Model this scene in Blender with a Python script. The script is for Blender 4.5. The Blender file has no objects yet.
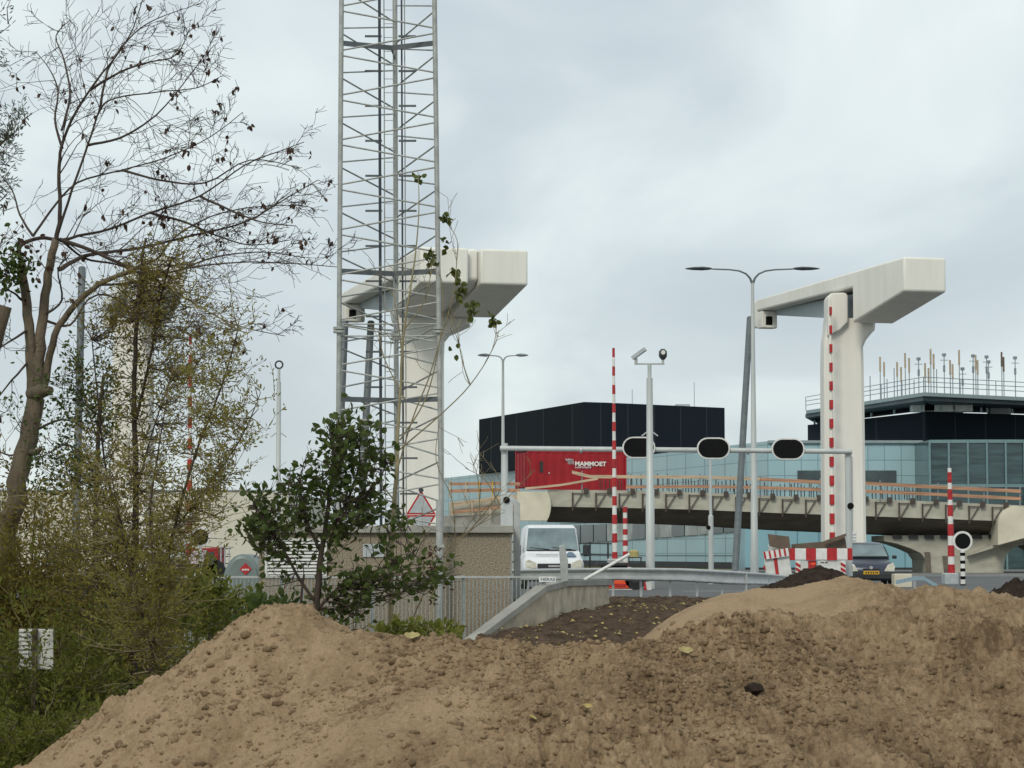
import bpy, bmesh, math, random
import numpy as np
from mathutils import Vector, Matrix
R = math.radians
rnd = random.Random(7)
C = bpy.context.scene.collection
SC = bpy.context.scene

# ------------------------------------------------------------------ camera
F = 2400.0
TH = math.atan(170.0 / F)
CAM = Vector((0, 0, 1.1))
cd = bpy.data.cameras.new('camera'); cam = bpy.data.objects.new('camera', cd); C.objects.link(cam)
cam.location = CAM; cam.rotation_euler = (math.pi / 2 + TH, 0, 0)
cd.sensor_width = 36; cd.lens = 36 * F / 1024; cd.clip_start = 0.3; cd.clip_end = 6000
SC.camera = cam

# ------------------------------------------------------------------ sky and sun
SUN_EL, SUN_AZ = R(38), R(200)          # azimuth clockwise from +Y: the sun is behind the camera, a little to the left
w = bpy.data.worlds.new('World'); SC.world = w; w.use_nodes = True
nt = w.node_tree; nt.nodes.clear()
def N(t, **k):
    n = nt.nodes.new(t)
    for a, b in k.items(): setattr(n, a, b)
    return n
sky = N('ShaderNodeTexSky', sky_type='NISHITA', sun_disc=False, sun_elevation=SUN_EL, sun_rotation=SUN_AZ)
bg1 = N('ShaderNodeBackground'); bg1.inputs[1].default_value = 0.10
nt.links.new(sky.outputs[0], bg1.inputs[0])
tc = N('ShaderNodeTexCoord'); mp = N('ShaderNodeMapping'); mp.inputs['Scale'].default_value = (5.2, 5.2, 9.0)
mp.inputs['Location'].default_value = (3.1, 0.9, 4.6)
nz = N('ShaderNodeTexNoise'); nz.inputs['Scale'].default_value = 1.0; nz.inputs['Detail'].default_value = 7; nz.inputs['Roughness'].default_value = 0.47
nz.inputs['Distortion'].default_value = 0.5
rp = N('ShaderNodeValToRGB')
e = rp.color_ramp.elements
e[0].position = 0.33; e[0].color = (0.49, 0.555, 0.59, 1)
e[1].position = 0.70; e[1].color = (0.82, 0.875, 0.87, 1)
e2 = e.new(0.46); e2.color = (0.575, 0.645, 0.675, 1)
e3 = e.new(0.56); e3.color = (0.70, 0.775, 0.775, 1)
bg2 = N('ShaderNodeBackground'); bg2.inputs[1].default_value = 1.06
nt.links.new(tc.outputs['Generated'], mp.inputs[0]); nt.links.new(mp.outputs[0], nz.inputs['Vector'])
nt.links.new(nz.outputs['Fac'], rp.inputs[0]); nt.links.new(rp.outputs[0], bg2.inputs[0])
mx = N('ShaderNodeMixShader'); mx.inputs[0].default_value = 0.9
nt.links.new(bg1.outputs[0], mx.inputs[1]); nt.links.new(bg2.outputs[0], mx.inputs[2])
wo = N('ShaderNodeOutputWorld'); nt.links.new(mx.outputs[0], wo.inputs[0])
sd = bpy.data.lights.new('sun', 'SUN'); sun = bpy.data.objects.new('sun', sd); C.objects.link(sun)
sd.energy = 1.4; sd.angle = R(14); sd.color = (1.0, 0.93, 0.80)
dv = Vector((math.sin(SUN_AZ) * math.cos(SUN_EL), math.cos(SUN_AZ) * math.cos(SUN_EL), math.sin(SUN_EL)))
sun.rotation_euler = dv.to_track_quat('Z', 'Y').to_euler(); sun.location = (0, -20, 60)
vs = SC.view_settings; vs.view_transform = 'Standard'; vs.look = 'None'; vs.gamma = 1; vs.exposure = 0.08; vs.use_curve_mapping = False
SC.cycles.max_bounces = 5; SC.cycles.diffuse_bounces = 2; SC.cycles.glossy_bounces = 3; SC.cycles.transparent_max_bounces = 6
SC.cycles.transmission_bounces = 3

# ------------------------------------------------------------------ helpers
cT, sT = math.cos(TH), math.sin(TH)
def P(u, v, Y):
    a = (u - 512) / F; b = (384 - v) / F
    dx, dy, dz = a, cT - b * sT, sT + b * cT
    k = Y / dy
    return Vector((dx * k, Y, 1.1 + dz * k))
def px(n, Y): return n * Y / F

ORG = {}
class MB:
    def __init__(s): s.v = []; s.f = []; s.uv = None; s.mi = None
    def add(s, vs_, fs):
        o = len(s.v); s.v += [tuple(q) for q in vs_]; s.f += [tuple(i + o for i in f) for f in fs]; return s
    def box(s, a, b):
        (x0, y0, z0), (x1, y1, z1) = a, b
        return s.add([(x0,y0,z0),(x1,y0,z0),(x1,y1,z0),(x0,y1,z0),(x0,y0,z1),(x1,y0,z1),(x1,y1,z1),(x0,y1,z1)],
              [(0,3,2,1),(4,5,6,7),(0,1,5,4),(1,2,6,5),(2,3,7,6),(3,0,4,7)])
    def bar(s, p, q, w_, h, up=(0,0,1)):
        p = Vector(p); q = Vector(q); d = (q - p).normalized(); u = Vector(up)
        if abs(d.dot(u)) > .98: u = Vector((0, 1, 0))
        x = d.cross(u).normalized() * w_ / 2; z = x.cross(d).normalized() * h / 2
        vs_ = [p-x-z, p+x-z, p+x+z, p-x+z, q-x-z, q+x-z, q+x+z, q-x+z]
        return s.add(vs_, [(0,1,2,3),(7,6,5,4),(0,4,5,1),(1,5,6,2),(2,6,7,3),(3,7,4,0)])
    def tube(s, pts, rad, n=8, cap=True):
        pts = [Vector(p) for p in pts]
        if not hasattr(rad, '__len__'): rad = [rad] * len(pts)
        o = len(s.v); ref = None
        for i, p in enumerate(pts):
            d = (pts[min(i+1, len(pts)-1)] - pts[max(i-1, 0)])
            d = d.normalized() if d.length > 1e-9 else Vector((0,0,1))
            if ref is None: ref = Vector((1,0,0)) if abs(d.x) < .9 else Vector((0,1,0))
            x = (ref - d * ref.dot(d)).normalized(); ref = x; y = d.cross(x)
            for k in range(n):
                a = 2 * math.pi * k / n
                s.v.append(tuple(p + (x * math.cos(a) + y * math.sin(a)) * rad[i]))
        for i in range(len(pts) - 1):
            for k in range(n):
                a = o + i*n + k; b = o + i*n + (k+1) % n
                s.f.append((a, b, b + n, a + n))
        if cap:
            s.f.append(tuple(o + k for k in reversed(range(n)))); s.f.append(tuple(o + (len(pts)-1)*n + k for k in range(n)))
        return s
    def prism(s, poly, ext):
        """poly: 3-D points (planar), ext: vector"""
        n = len(poly); e_ = Vector(ext); a = [Vector(p) for p in poly]
        return s.add(a + [p + e_ for p in a], [tuple(range(n)), tuple(reversed(range(n, 2*n)))] +
              [(i, i + n, (i+1) % n + n, (i+1) % n) for i in range(n)])
    def loft(s, rings, closed=True, cap=True):
        o = len(s.v); n = len(rings[0])
        for r_ in rings: s.v += [tuple(p) for p in r_]
        for i in range(len(rings) - 1):
            for k in range(n if closed else n - 1):
                a = o + i*n + k; b = o + i*n + (k+1) % n
                s.f.append((a, b, b + n, a + n))
        if cap: s.f.append(tuple(o + k for k in reversed(range(n)))); s.f.append(tuple(o + (len(rings)-1)*n + k for k in range(n)))
        return s
    def build(s, name, mat, parent=None, local=False, smooth=False, bevel=0, seg=2, fix=True, uv=None):
        me = bpy.data.meshes.new(name)
        o = bpy.data.objects.new(name, me)
        V = np.array(s.v, dtype=float) if s.v else np.zeros((1, 3))
        if parent is not None:
            org = ORG.get(parent.name, (0, 0, 0)); o.parent = parent
            if not local: V = V - np.array(org)
            ORG[o.name] = org
        else:
            if local: org = (0, 0, 0)
            else:
                org = ((V[:,0].min() + V[:,0].max())/2, (V[:,1].min() + V[:,1].max())/2, V[:,2].min()); V = V - np.array(org); o.location = org
            ORG[o.name] = org
        me.from_pydata([tuple(q) for q in V], [], s.f)
        if fix:
            bm = bmesh.new(); bm.from_mesh(me); bmesh.ops.recalc_face_normals(bm, faces=bm.faces); bm.to_mesh(me); bm.free()
        if mat: me.materials.append(mat)
        if smooth:
            me.polygons.foreach_set('use_smooth', [True] * len(me.polygons))
            try: me.set_sharp_from_angle(angle=R(smooth if smooth is not True else 45))
            except Exception: pass
        if bevel:
            m = o.modifiers.new('bevel', 'BEVEL'); m.width = bevel; m.segments = seg; m.limit_method = 'ANGLE'; m.angle_limit = R(30)
        C.objects.link(o); return o

def tag(o, label=None, cat=None, group=None, kind=None):
    if label: o['label'] = label
    if cat: o['category'] = cat
    if group: o['group'] = group
    if kind: o['kind'] = kind
    return o
def thing(name, label, cat, loc=(0,0,0), group=None, rz=0):
    o = bpy.data.objects.new(name, None); C.objects.link(o); o.location = loc; o.rotation_euler = (0,0,rz)
    o.empty_display_size = 0.3
    ORG[o.name] = tuple(loc)
    return tag(o, label, cat, group)
def copy_tree(o, parent=None):
    c = o.copy(); C.objects.link(c); c.parent = parent
    for ch in o.children: copy_tree(ch, c)
    return c

# ------------------------------------------------------------------ materials
def mat(name, col, rough=.7, metal=0, var=.12, scale=6, bump=0, bscale=60, col2=None, spec=.4, coord='Object', stretch=None, detail=6):
    m = bpy.data.materials.new(name); m.use_nodes = True; t = m.node_tree; b = t.nodes['Principled BSDF']
    b.inputs['Roughness'].default_value = rough; b.inputs['Metallic'].default_value = metal; b.inputs['Specular IOR Level'].default_value = spec
    tcn = t.nodes.new('ShaderNodeTexCoord'); vec = tcn.outputs[coord]
    if stretch:
        mm = t.nodes.new('ShaderNodeMapping'); mm.inputs['Scale'].default_value = stretch; t.links.new(vec, mm.inputs[0]); vec = mm.outputs[0]
    n = t.nodes.new('ShaderNodeTexNoise'); n.inputs['Scale'].default_value = scale; n.inputs['Detail'].default_value = detail; n.inputs['Roughness'].default_value = .6
    t.links.new(vec, n.inputs['Vector'])
    r_ = t.nodes.new('ShaderNodeValToRGB'); el = r_.color_ramp.elements
    c2 = col2 or tuple(max(0, c * (1 - var)) for c in col); c1 = col if col2 else tuple(min(1, c * (1 + var)) for c in col)
    el[0].position = .32; el[0].color = (*c2, 1); el[1].position = .68; el[1].color = (*c1, 1)
    t.links.new(n.outputs['Fac'], r_.inputs[0]); t.links.new(r_.outputs[0], b.inputs['Base Color'])
    if bump:
        n2 = t.nodes.new('ShaderNodeTexNoise'); n2.inputs['Scale'].default_value = bscale; n2.inputs['Detail'].default_value = 5
        t.links.new(vec, n2.inputs['Vector'])
        bp = t.nodes.new('ShaderNodeBump'); bp.inputs['Strength'].default_value = bump; bp.inputs['Distance'].default_value = .02
        t.links.new(n2.outputs['Fac'], bp.inputs['Height']); t.links.new(bp.outputs[0], b.inputs['Normal'])
    return m
def leafmat(name, c1, c2, c3=None, trans=.25):
    m = bpy.data.materials.new(name); m.use_nodes = True; t = m.node_tree; b = t.nodes['Principled BSDF']
    b.inputs['Roughness'].default_value = .55; b.inputs['Specular IOR Level'].default_value = .3
    tcn = t.nodes.new('ShaderNodeTexCoord'); n = t.nodes.new('ShaderNodeTexNoise'); n.inputs['Scale'].default_value = 9; n.inputs['Detail'].default_value = 8
    n.inputs['Roughness'].default_value = .85
    t.links.new(tcn.outputs['Object'], n.inputs['Vector'])
    r_ = t.nodes.new('ShaderNodeValToRGB'); el = r_.color_ramp.elements
    el[0].position = .36; el[0].color = (*c1, 1); el[1].position = .6; el[1].color = (*c2, 1)
    if c3: x = el.new(.68); x.color = (*c3, 1)
    t.links.new(n.outputs['Fac'], r_.inputs[0]); t.links.new(r_.outputs[0], b.inputs['Base Color'])
    tr = t.nodes.new('ShaderNodeBsdfTranslucent'); t.links.new(r_.outputs[0], tr.inputs[0])
    ms = t.nodes.new('ShaderNodeMixShader'); ms.inputs[0].default_value = trans
    t.links.new(b.outputs[0], ms.inputs[1]); t.links.new(tr.outputs[0], ms.inputs[2])
    t.links.new(ms.outputs[0], t.nodes['Material Output'].inputs[0])
    return m
def panelmat(name, c1, c2, seam, bw, bh, mortar=.03, rough=.25, metal=0, spec=.6, axis='X'):
    """cladding panels with seams, laid out in metres on the wall (object space)"""
    m = bpy.data.materials.new(name); m.use_nodes = True; t = m.node_tree; b = t.nodes['Principled BSDF']
    b.inputs['Roughness'].default_value = rough; b.inputs['Metallic'].default_value = metal; b.inputs['Specular IOR Level'].default_value = spec
    tcn = t.nodes.new('ShaderNodeTexCoord'); sp = t.nodes.new('ShaderNodeSeparateXYZ'); cb = t.nodes.new('ShaderNodeCombineXYZ')
    t.links.new(tcn.outputs['Object'], sp.inputs[0]); t.links.new(sp.outputs[axis], cb.inputs['X']); t.links.new(sp.outputs['Z'], cb.inputs['Y'])
    br = t.nodes.new('ShaderNodeTexBrick'); br.offset = 0; br.inputs['Scale'].default_value = 1; br.inputs['Brick Width'].default_value = bw
    br.inputs['Row Height'].default_value = bh; br.inputs['Mortar Size'].default_value = mortar; br.inputs['Mortar Smooth'].default_value = 0
    br.inputs['Color1'].default_value = (*c1, 1); br.inputs['Color2'].default_value = (*c2, 1); br.inputs['Mortar'].default_value = (*seam, 1)
    t.links.new(cb.outputs[0], br.inputs['Vector'])
    n = t.nodes.new('ShaderNodeTexNoise'); n.inputs['Scale'].default_value = .25; n.inputs['Detail'].default_value = 5; t.links.new(tcn.outputs['Object'], n.inputs['Vector'])
    mr = t.nodes.new('ShaderNodeMapRange'); mr.inputs[3].default_value = .82; mr.inputs[4].default_value = 1.12; t.links.new(n.outputs['Fac'], mr.inputs[0])
    vm = t.nodes.new('ShaderNodeVectorMath'); vm.operation = 'SCALE'; t.links.new(br.outputs['Color'], vm.inputs[0]); t.links.new(mr.outputs[0], vm.inputs['Scale'])
    t.links.new(vm.outputs[0], b.inputs['Base Color'])
    return m

M = {}
M['cream'] = mat('painted_cream_concrete', (.80,.785,.72), .5, var=.06, scale=1.1, stretch=(1.6,1.6,.22), detail=10)
M['soffit'] = mat('pale_blue_grey_soffit', (.40,.47,.50), .5, var=.08, scale=.8)  # even pale blue-grey for the panel under each beam arm
M['rod'] = mat('dark_painted_steel', (.12,.14,.15), .5, var=.2, scale=3)
M['galv'] = mat('galvanised_steel', (.44,.455,.45), .45, .35, var=.14, scale=5)
M['mast'] = mat('weathered_mast_steel', (.37,.385,.37), .5, .25, var=.22, scale=4)
M['mastd'] = mat('dark_mast_plate', (.11,.125,.135), .55, .2, var=.2, scale=4)
M['ladder'] = mat('black_cable_conduit', (.045,.055,.07), .5, var=.2)
M['pole'] = mat('light_grey_pole_paint', (.50,.53,.52), .45, .1, var=.08, scale=3, stretch=(1,1,.3))
M['lampdark'] = mat('dark_grey_lamp_head', (.05,.055,.06), .4, var=.2)
M['black'] = mat('matt_black', (.006,.006,.007), .75, var=.2, spec=.15)
M['darkrub'] = mat('black_rubber', (.018,.018,.02), .8, var=.2)
M['white'] = mat('white_paint', (.72,.72,.69), .45, var=.10, scale=7)
M['dirtywhite'] = mat('dirty_white_paint', (.62,.63,.60), .55, var=.14, scale=4)
M['red'] = mat('red_paint', (.42,.022,.026), .5, var=.28, scale=9)
M['redc'] = mat('container_red_paint', (.30,.007,.014), .5, var=.13, scale=1.2)
M['orange'] = mat('orange_plastic', (.80,.09,.02), .4, var=.2, scale=5)
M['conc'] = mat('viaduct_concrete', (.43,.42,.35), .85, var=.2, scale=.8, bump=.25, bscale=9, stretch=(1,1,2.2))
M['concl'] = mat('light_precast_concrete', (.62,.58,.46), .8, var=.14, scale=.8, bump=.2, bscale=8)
M['concd'] = mat('shaded_viaduct_concrete', (.15,.13,.105), .9, var=.25, scale=.7, stretch=(1,1,5))  # viaduct concrete darkened in colour for the shade under the deck
M['yard'] = mat('dark_yard_paving', (.16,.16,.15), .9, var=.2, scale=.6)
M['concg'] = mat('grey_concrete', (.30,.295,.265), .85, var=.22, scale=1.5, bump=.3, bscale=22)
M['wing'] = mat('stained_wing_wall_concrete', (.50,.43,.32), .85, var=.3, scale=2.2, bump=.35, bscale=30)
M['agg'] = mat('exposed_aggregate_concrete', (.40,.345,.26), .9, scale=34, bump=.7, bscale=40, col2=(.135,.11,.08), detail=4)
M['wood'] = mat('orange_timber_board', (.42,.235,.145), .75, var=.35, scale=1.2, stretch=(.6,.6,8))
M['woodl'] = mat('pale_timber_board', (.50,.39,.27), .75, var=.3, scale=1.2, stretch=(.6,.6,8))
M['yellow'] = mat('yellow_painted_post', (.60,.36,.05), .5, var=.15)
M['rebar'] = mat('rusty_rebar', (.075,.06,.052), .8, var=.3, scale=10)
M['plate'] = mat('rusty_brown_sheet_pile', (.17,.115,.085), .8, col2=(.10,.085,.065), scale=3, bump=.3)
M['blackclad'] = panelmat('black_ribbed_cladding', (.013,.018,.024), (.016,.021,.028), (.032,.040,.048), 2.6, 40, .05, rough=.85, spec=.08)
M['bluec'] = panelmat('pale_blue_glass_panels', (.36,.52,.56), (.31,.47,.52), (.17,.28,.32), 1.25, 1.16, .03, rough=.3, spec=.45)
M['bluec2'] = panelmat('blue_glass_panels', (.24,.43,.49), (.215,.40,.46), (.12,.24,.28), 1.5, 3.1, .045, rough=.28, spec=.5)
M['tealglass'] = mat('dark_teal_glazing', (.05,.105,.11), .12, col2=(.008,.024,.032), scale=1.3, stretch=(.25,.25,2.4), spec=.7)  # teal streaks in the colour stand in for reflections on the glass
M['mull'] = mat('teal_aluminium_mullion', (.17,.27,.28), .4, .2, var=.1)
M['win'] = mat('dark_window_glass', (.03,.05,.055), .12, var=.5, scale=.7, spec=.7)
M['blind'] = mat('grey_window_blind', (.33,.36,.35), .6, var=.3, scale=.6)
M['deckm'] = mat('shaded_platform_steel', (.07,.09,.10), .55, var=.2, scale=.5)  # platform steel with the shade of its underside put into the colour
M['edge'] = mat('platform_edge_steel', (.25,.31,.32), .5, var=.1)
M['railm'] = mat('grey_handrail', (.22,.27,.30), .5, var=.1)
M['ants'] = mat('brown_antenna_fibreglass', (.42,.34,.24), .6, var=.2)
M['antm'] = mat('grey_antenna_mast', (.25,.29,.32), .6, var=.1)
M['asph'] = mat('worn_asphalt', (.115,.118,.12), .9, var=.2, scale=1.2, bump=.4, bscale=80)
M['sand'] = None
M['soil'] = mat('dark_humus_soil', (.080,.056,.040), .95, var=.5, scale=5, bump=1.0, bscale=26, spec=.05)
M['soilh'] = mat('dark_brown_earth', (.052,.038,.03), .95, col2=(.022,.016,.013), scale=9, bump=1.0, bscale=30, spec=.05)
M['ground'] = mat('weedy_verge', (.13,.13,.05), .95, col2=(.06,.05,.028), scale=2.5, bump=1, bscale=14, spec=.03)
M['bark'] = mat('brown_bark', (.19,.15,.105), .9, col2=(.085,.068,.048), scale=9, bump=.8, bscale=45, stretch=(1,1,.3))
M['twig'] = mat('dark_twig_bark', (.060,.045,.036), .9, var=.3, scale=8)
M['twigl'] = mat('olive_twig_bark', (.20,.17,.10), .85, var=.3, scale=8)
M['stemy'] = mat('pale_yellowish_stem', (.27,.24,.14), .8, var=.25, scale=8)
M['van'] = mat('white_van_paint', (.74,.76,.78), .3, var=.04, spec=.6)
M['carp'] = mat('blue_grey_car_paint', (.045,.055,.085), .3, .3, var=.12, spec=.6)
M['glass'] = mat('windscreen_glass', (.16,.21,.22), .08, var=.35, scale=1.2, spec=.9)
M['lens'] = mat('headlight_lens', (.60,.58,.48), .15, var=.15, scale=12, spec=.8)
M['trim'] = mat('dark_plastic_trim', (.03,.032,.035), .6, var=.2)
M['nplate'] = mat('yellow_number_plate', (.72,.40,.02), .45, var=.08)
M['pink'] = mat('pale_reflective_windscreen', (.55,.47,.50), .2, var=.1)
M['tank'] = mat('grey_green_tank_paint', (.17,.21,.20), .45, .2, var=.12, scale=2)
M['creamw'] = mat('cream_warehouse_cladding', (.60,.575,.48), .7, var=.05, scale=.15)
M['blue'] = mat('pale_blue_barrier_paint', (.40,.55,.60), .5, var=.1)
M['signg'] = mat('grey_sign_panel', (.42,.46,.48), .5, .1, var=.12, scale=5)
M['bluetxt'] = mat('grey_blue_lettering', (.13,.19,.26), .6, var=.05)
M['lf_alder'] = leafmat('dark_green_leaves', (.045,.070,.018), (.105,.145,.035), (.24,.25,.055), .48)
M['lf_willow'] = leafmat('olive_willow_leaves', (.19,.17,.036), (.36,.32,.075), (.52,.43,.12), .5)
M['lf_dense'] = leafmat('brown_olive_leaves', (.14,.115,.028), (.29,.235,.05), (.42,.30,.07), .5)
M['lf_under'] = leafmat('deep_green_undergrowth', (.095,.11,.022), (.21,.225,.04), (.40,.35,.08), .5)
M['lf_brown'] = leafmat('withered_brown_leaves', (.045,.022,.016), (.085,.045,.028), None, .15)
M['lf_grey'] = leafmat('grey_green_leaves', (.07,.10,.08), (.14,.18,.14), None, .35)
M['lf_big'] = leafmat('yellowing_green_leaves', (.05,.07,.018), (.13,.15,.035), (.20,.15,.04), .3)
M['lf_fall'] = leafmat('fallen_yellow_leaf', (.34,.25,.08), (.50,.41,.16), None, .1)
M['lf_fall2'] = leafmat('fallen_pale_leaf', (.30,.25,.10), (.50,.42,.20), None, .1)

# ------------------------------------------------------------------ noise
def perlin(x, y, seed=0):
    rg = np.random.RandomState(seed); perm = rg.permutation(256); perm = np.concatenate([perm, perm]); ang = rg.rand(256) * 2 * np.pi
    gx, gy = np.cos(ang), np.sin(ang)
    xi = np.floor(x).astype(int); yi = np.floor(y).astype(int); xf = x - xi; yf = y - yi; xi &= 255; yi &= 255
    def g(i, j, dx, dy):
        h = perm[perm[(xi + i) & 255] + ((yi + j) & 255)]; return gx[h] * dx + gy[h] * dy
    u = xf**3 * (xf * (xf * 6 - 15) + 10); v = yf**3 * (yf * (yf * 6 - 15) + 10)
    a = g(0,0,xf,yf) * (1-u) + g(1,0,xf-1,yf) * u; b = g(0,1,xf,yf-1) * (1-u) + g(1,1,xf-1,yf-1) * u
    return (a * (1-v) + b * v) * 1.5
def fbm(x, y, o=4, seed=0, gain=.5):
    r_ = 0; a = 1.
    for k in range(o): r_ = r_ + a * perlin(x * 2**k, y * 2**k, seed + k); a *= gain
    return r_
def gridmesh(name, X, Y, Z, mt, attr=None, smooth=True):
    ny, nx = X.shape
    me = bpy.data.meshes.new(name); V = np.stack([X, Y, Z], -1).reshape(-1, 3).astype(np.float32)
    i = np.arange((ny-1) * (nx-1)); r_ = i // (nx-1); c = i % (nx-1); a = r_ * nx + c
    Fc = np.stack([a, a+1, a+nx+1, a+nx], -1).astype(np.int32)
    me.vertices.add(len(V)); me.vertices.foreach_set('co', V.ravel())
    me.loops.add(Fc.size); me.loops.foreach_set('vertex_index', Fc.ravel())
    me.polygons.add(len(Fc)); me.polygons.foreach_set('loop_start', (np.arange(len(Fc)) * 4).astype(np.int32))
    me.polygons.foreach_set('use_smooth', np.ones(len(Fc), bool)) if smooth else None
    if attr is not None:
        at = me.attributes.new('moist_pit_shade', 'FLOAT', 'POINT'); at.data.foreach_set('value', attr.reshape(-1).astype(np.float32))
    me.update(calc_edges=True); me.validate()
    me.materials.append(mt); o = bpy.data.objects.new(name, me); C.objects.link(o); return o

# ================================================================== SETTING
# ground: one sheet to the horizon; low (-0.9) near the camera, up to road level behind the utility house
def ground_z(X, Y):
    t = np.clip((Y - 51.0) / 9.0, 0, 1); t = t * t * (3 - 2 * t)
    left = np.clip((X + 1.5) / 3.0, 0, 1)                                  # left of the wing wall the verge stays low until y = 60
    t2 = np.clip((Y - 60.0) / 9.0, 0, 1); t2 = t2 * t2 * (3 - 2 * t2)
    return -0.92 + 0.90 * (t * left + t2 * (1 - left))
ys = np.concatenate([np.arange(-60, 4, 4), np.arange(4, 110, .5), np.arange(112, 200, 8), np.geomspace(210, 5500, 16)])
xs = np.concatenate([-np.geomspace(40, 5000, 16)[::-1], np.arange(-38, 38.1, .5), np.geomspace(40, 5000, 16)])
X, Y = np.meshgrid(xs, ys)
Z = ground_z(X, Y) + .03 * fbm(X * .5, Y * .5, 3, 3) * (Y < 60)
tag(gridmesh('ground', X, Y, Z, M['ground']), kind='structure')

# dark soil slope rising to the road
def wall_Y(u): return 46 + (u - 470) / 75 * 2.2 if u < 545 else 48.2 + (u - 545) / 64 * 8
def soil_z(X, Y):
    t = np.clip((Y - 41.5) / 8.5, 0, 1); t = t * t * (3 - 2 * t)
    xw = np.interp(Y, [40, 46, 48.2, 56.2, 62], [-.95, -.80, .66, 2.27, 2.3]) + .12
    return np.maximum(-.95 + .80 * t, ground_z(X, Y)) + .03 - np.clip((xw - X) * 6, 0, 1.5)
ys = np.arange(41.5, 60.3, .06); xs = np.arange(-1.5, 9.0, .06); X, Y = np.meshgrid(xs, ys)
Z = soil_z(X, Y) + .07 * fbm(X * 1.4, Y * 1.4, 5, 11, .68)
tag(gridmesh('soil_slope', X, Y, Z, M['soil']), kind='structure')
# road
rd = MB(); rd.add([(-14, 60.6, .004), (70, 60.6, .004), (70, 118, .004), (-14, 118, .004)], [(0,1,2,3)])
tag(rd.build('road', M['asph']), kind='structure')
mk = MB()
for k in range(5): mk.add([(-4+k*9, 71+k*.0, .009), (-1+k*9, 71, .009), (-1+k*9, 71.25, .009), (-4+k*9, 71.25, .009)], [(0,1,2,3)])
tag(mk.build('road_marking', M['dirtywhite']), kind='structure')
# yard beyond the road, under the viaduct
yd = MB(); yd.add([(-70, 118.2, 0.0), (90, 118.2, 0.0), (90, 175, 0.0), (-70, 175, 0.0)], [(0,1,2,3)])
tag(yd.build('paved_yard', M['yard']), kind='structure')

# ------------------------------------------------------------------ sand heap in the foreground
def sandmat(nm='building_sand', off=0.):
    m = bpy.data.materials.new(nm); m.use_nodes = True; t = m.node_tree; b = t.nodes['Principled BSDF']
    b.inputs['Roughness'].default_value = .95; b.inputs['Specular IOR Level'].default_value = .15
    tcn = t.nodes.new('ShaderNodeTexCoord'); at = t.nodes.new('ShaderNodeAttribute'); at.attribute_name = 'moist_pit_shade'
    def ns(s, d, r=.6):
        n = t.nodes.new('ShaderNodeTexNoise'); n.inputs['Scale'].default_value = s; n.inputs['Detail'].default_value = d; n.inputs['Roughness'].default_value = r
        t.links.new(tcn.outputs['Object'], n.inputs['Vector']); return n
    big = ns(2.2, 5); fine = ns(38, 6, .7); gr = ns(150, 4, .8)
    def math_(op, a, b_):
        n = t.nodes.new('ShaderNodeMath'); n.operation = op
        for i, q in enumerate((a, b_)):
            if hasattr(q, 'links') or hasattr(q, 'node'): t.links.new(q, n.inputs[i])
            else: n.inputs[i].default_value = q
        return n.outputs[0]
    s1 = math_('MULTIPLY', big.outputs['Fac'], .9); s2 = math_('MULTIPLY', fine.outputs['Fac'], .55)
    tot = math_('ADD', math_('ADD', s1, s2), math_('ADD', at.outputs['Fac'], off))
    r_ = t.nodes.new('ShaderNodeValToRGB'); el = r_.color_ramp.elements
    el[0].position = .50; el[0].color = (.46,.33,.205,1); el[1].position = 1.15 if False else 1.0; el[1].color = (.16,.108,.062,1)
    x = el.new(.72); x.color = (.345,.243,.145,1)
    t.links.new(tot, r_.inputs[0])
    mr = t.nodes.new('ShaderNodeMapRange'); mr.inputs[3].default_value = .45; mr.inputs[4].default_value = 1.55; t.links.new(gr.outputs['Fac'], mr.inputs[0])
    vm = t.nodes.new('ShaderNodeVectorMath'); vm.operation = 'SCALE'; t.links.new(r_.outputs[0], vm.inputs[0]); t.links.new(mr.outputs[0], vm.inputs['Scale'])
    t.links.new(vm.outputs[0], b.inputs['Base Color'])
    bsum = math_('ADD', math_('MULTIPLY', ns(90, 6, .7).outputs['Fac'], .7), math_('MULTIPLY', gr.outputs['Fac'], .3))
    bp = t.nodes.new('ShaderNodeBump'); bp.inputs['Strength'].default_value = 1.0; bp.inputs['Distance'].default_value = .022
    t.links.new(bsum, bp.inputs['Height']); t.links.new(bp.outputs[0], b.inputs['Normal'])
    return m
M['sand'] = sandmat(); M['sandc'] = sandmat('moist_sand_clods', .12)
ridgeA = [(286,611,13.3),(300,608,13.1),(324,629,12.9),(400,637,12.75),(460,643,12.6),(520,650,12.5),(600,650,12.6),(655,646,12.8),(705,634,13.1),(765,624,13.35),(832,616,13.6),(905,617,13.6),(985,626,13.5),(1080,628,13.5),(1250,640,13.7)]
ridgeB = [(714,605,15.0),(745,593,15.3),(790,584,15.5),(835,581,15.4),(880,583,15.2),(940,590,14.9),(1000,600,14.7),(1150,615,14.5)]
ridgeS = [(440,690,11.95),(560,690,11.95),(680,672,12.35),(770,655,12.9)]
def ridge_h(X, Y, ridge, slope, rr, crest_drop=0, axx=1.):
    """height of a heap that falls away from a crest line at a given slope"""
    pts = [P(*q) for q in ridge]; best = None
    for a, b in zip(pts[:-1], pts[1:]):
        dx, dy = b.x - a.x, b.y - a.y; L2 = dx*dx + dy*dy
        t = np.clip(((X - a.x) * dx + (Y - a.y) * dy) / L2, 0, 1)
        d = np.hypot(axx * (X - a.x - t*dx), Y - a.y - t*dy)
        h = a.z + t * (b.z - a.z) - crest_drop - slope * (np.sqrt(d*d + rr*rr) - rr)
        best = h if best is None else np.maximum(best, h)
    return best
def smax(a, b, k): return np.log(np.exp((a)/k) + np.exp((b)/k)) * k
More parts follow.
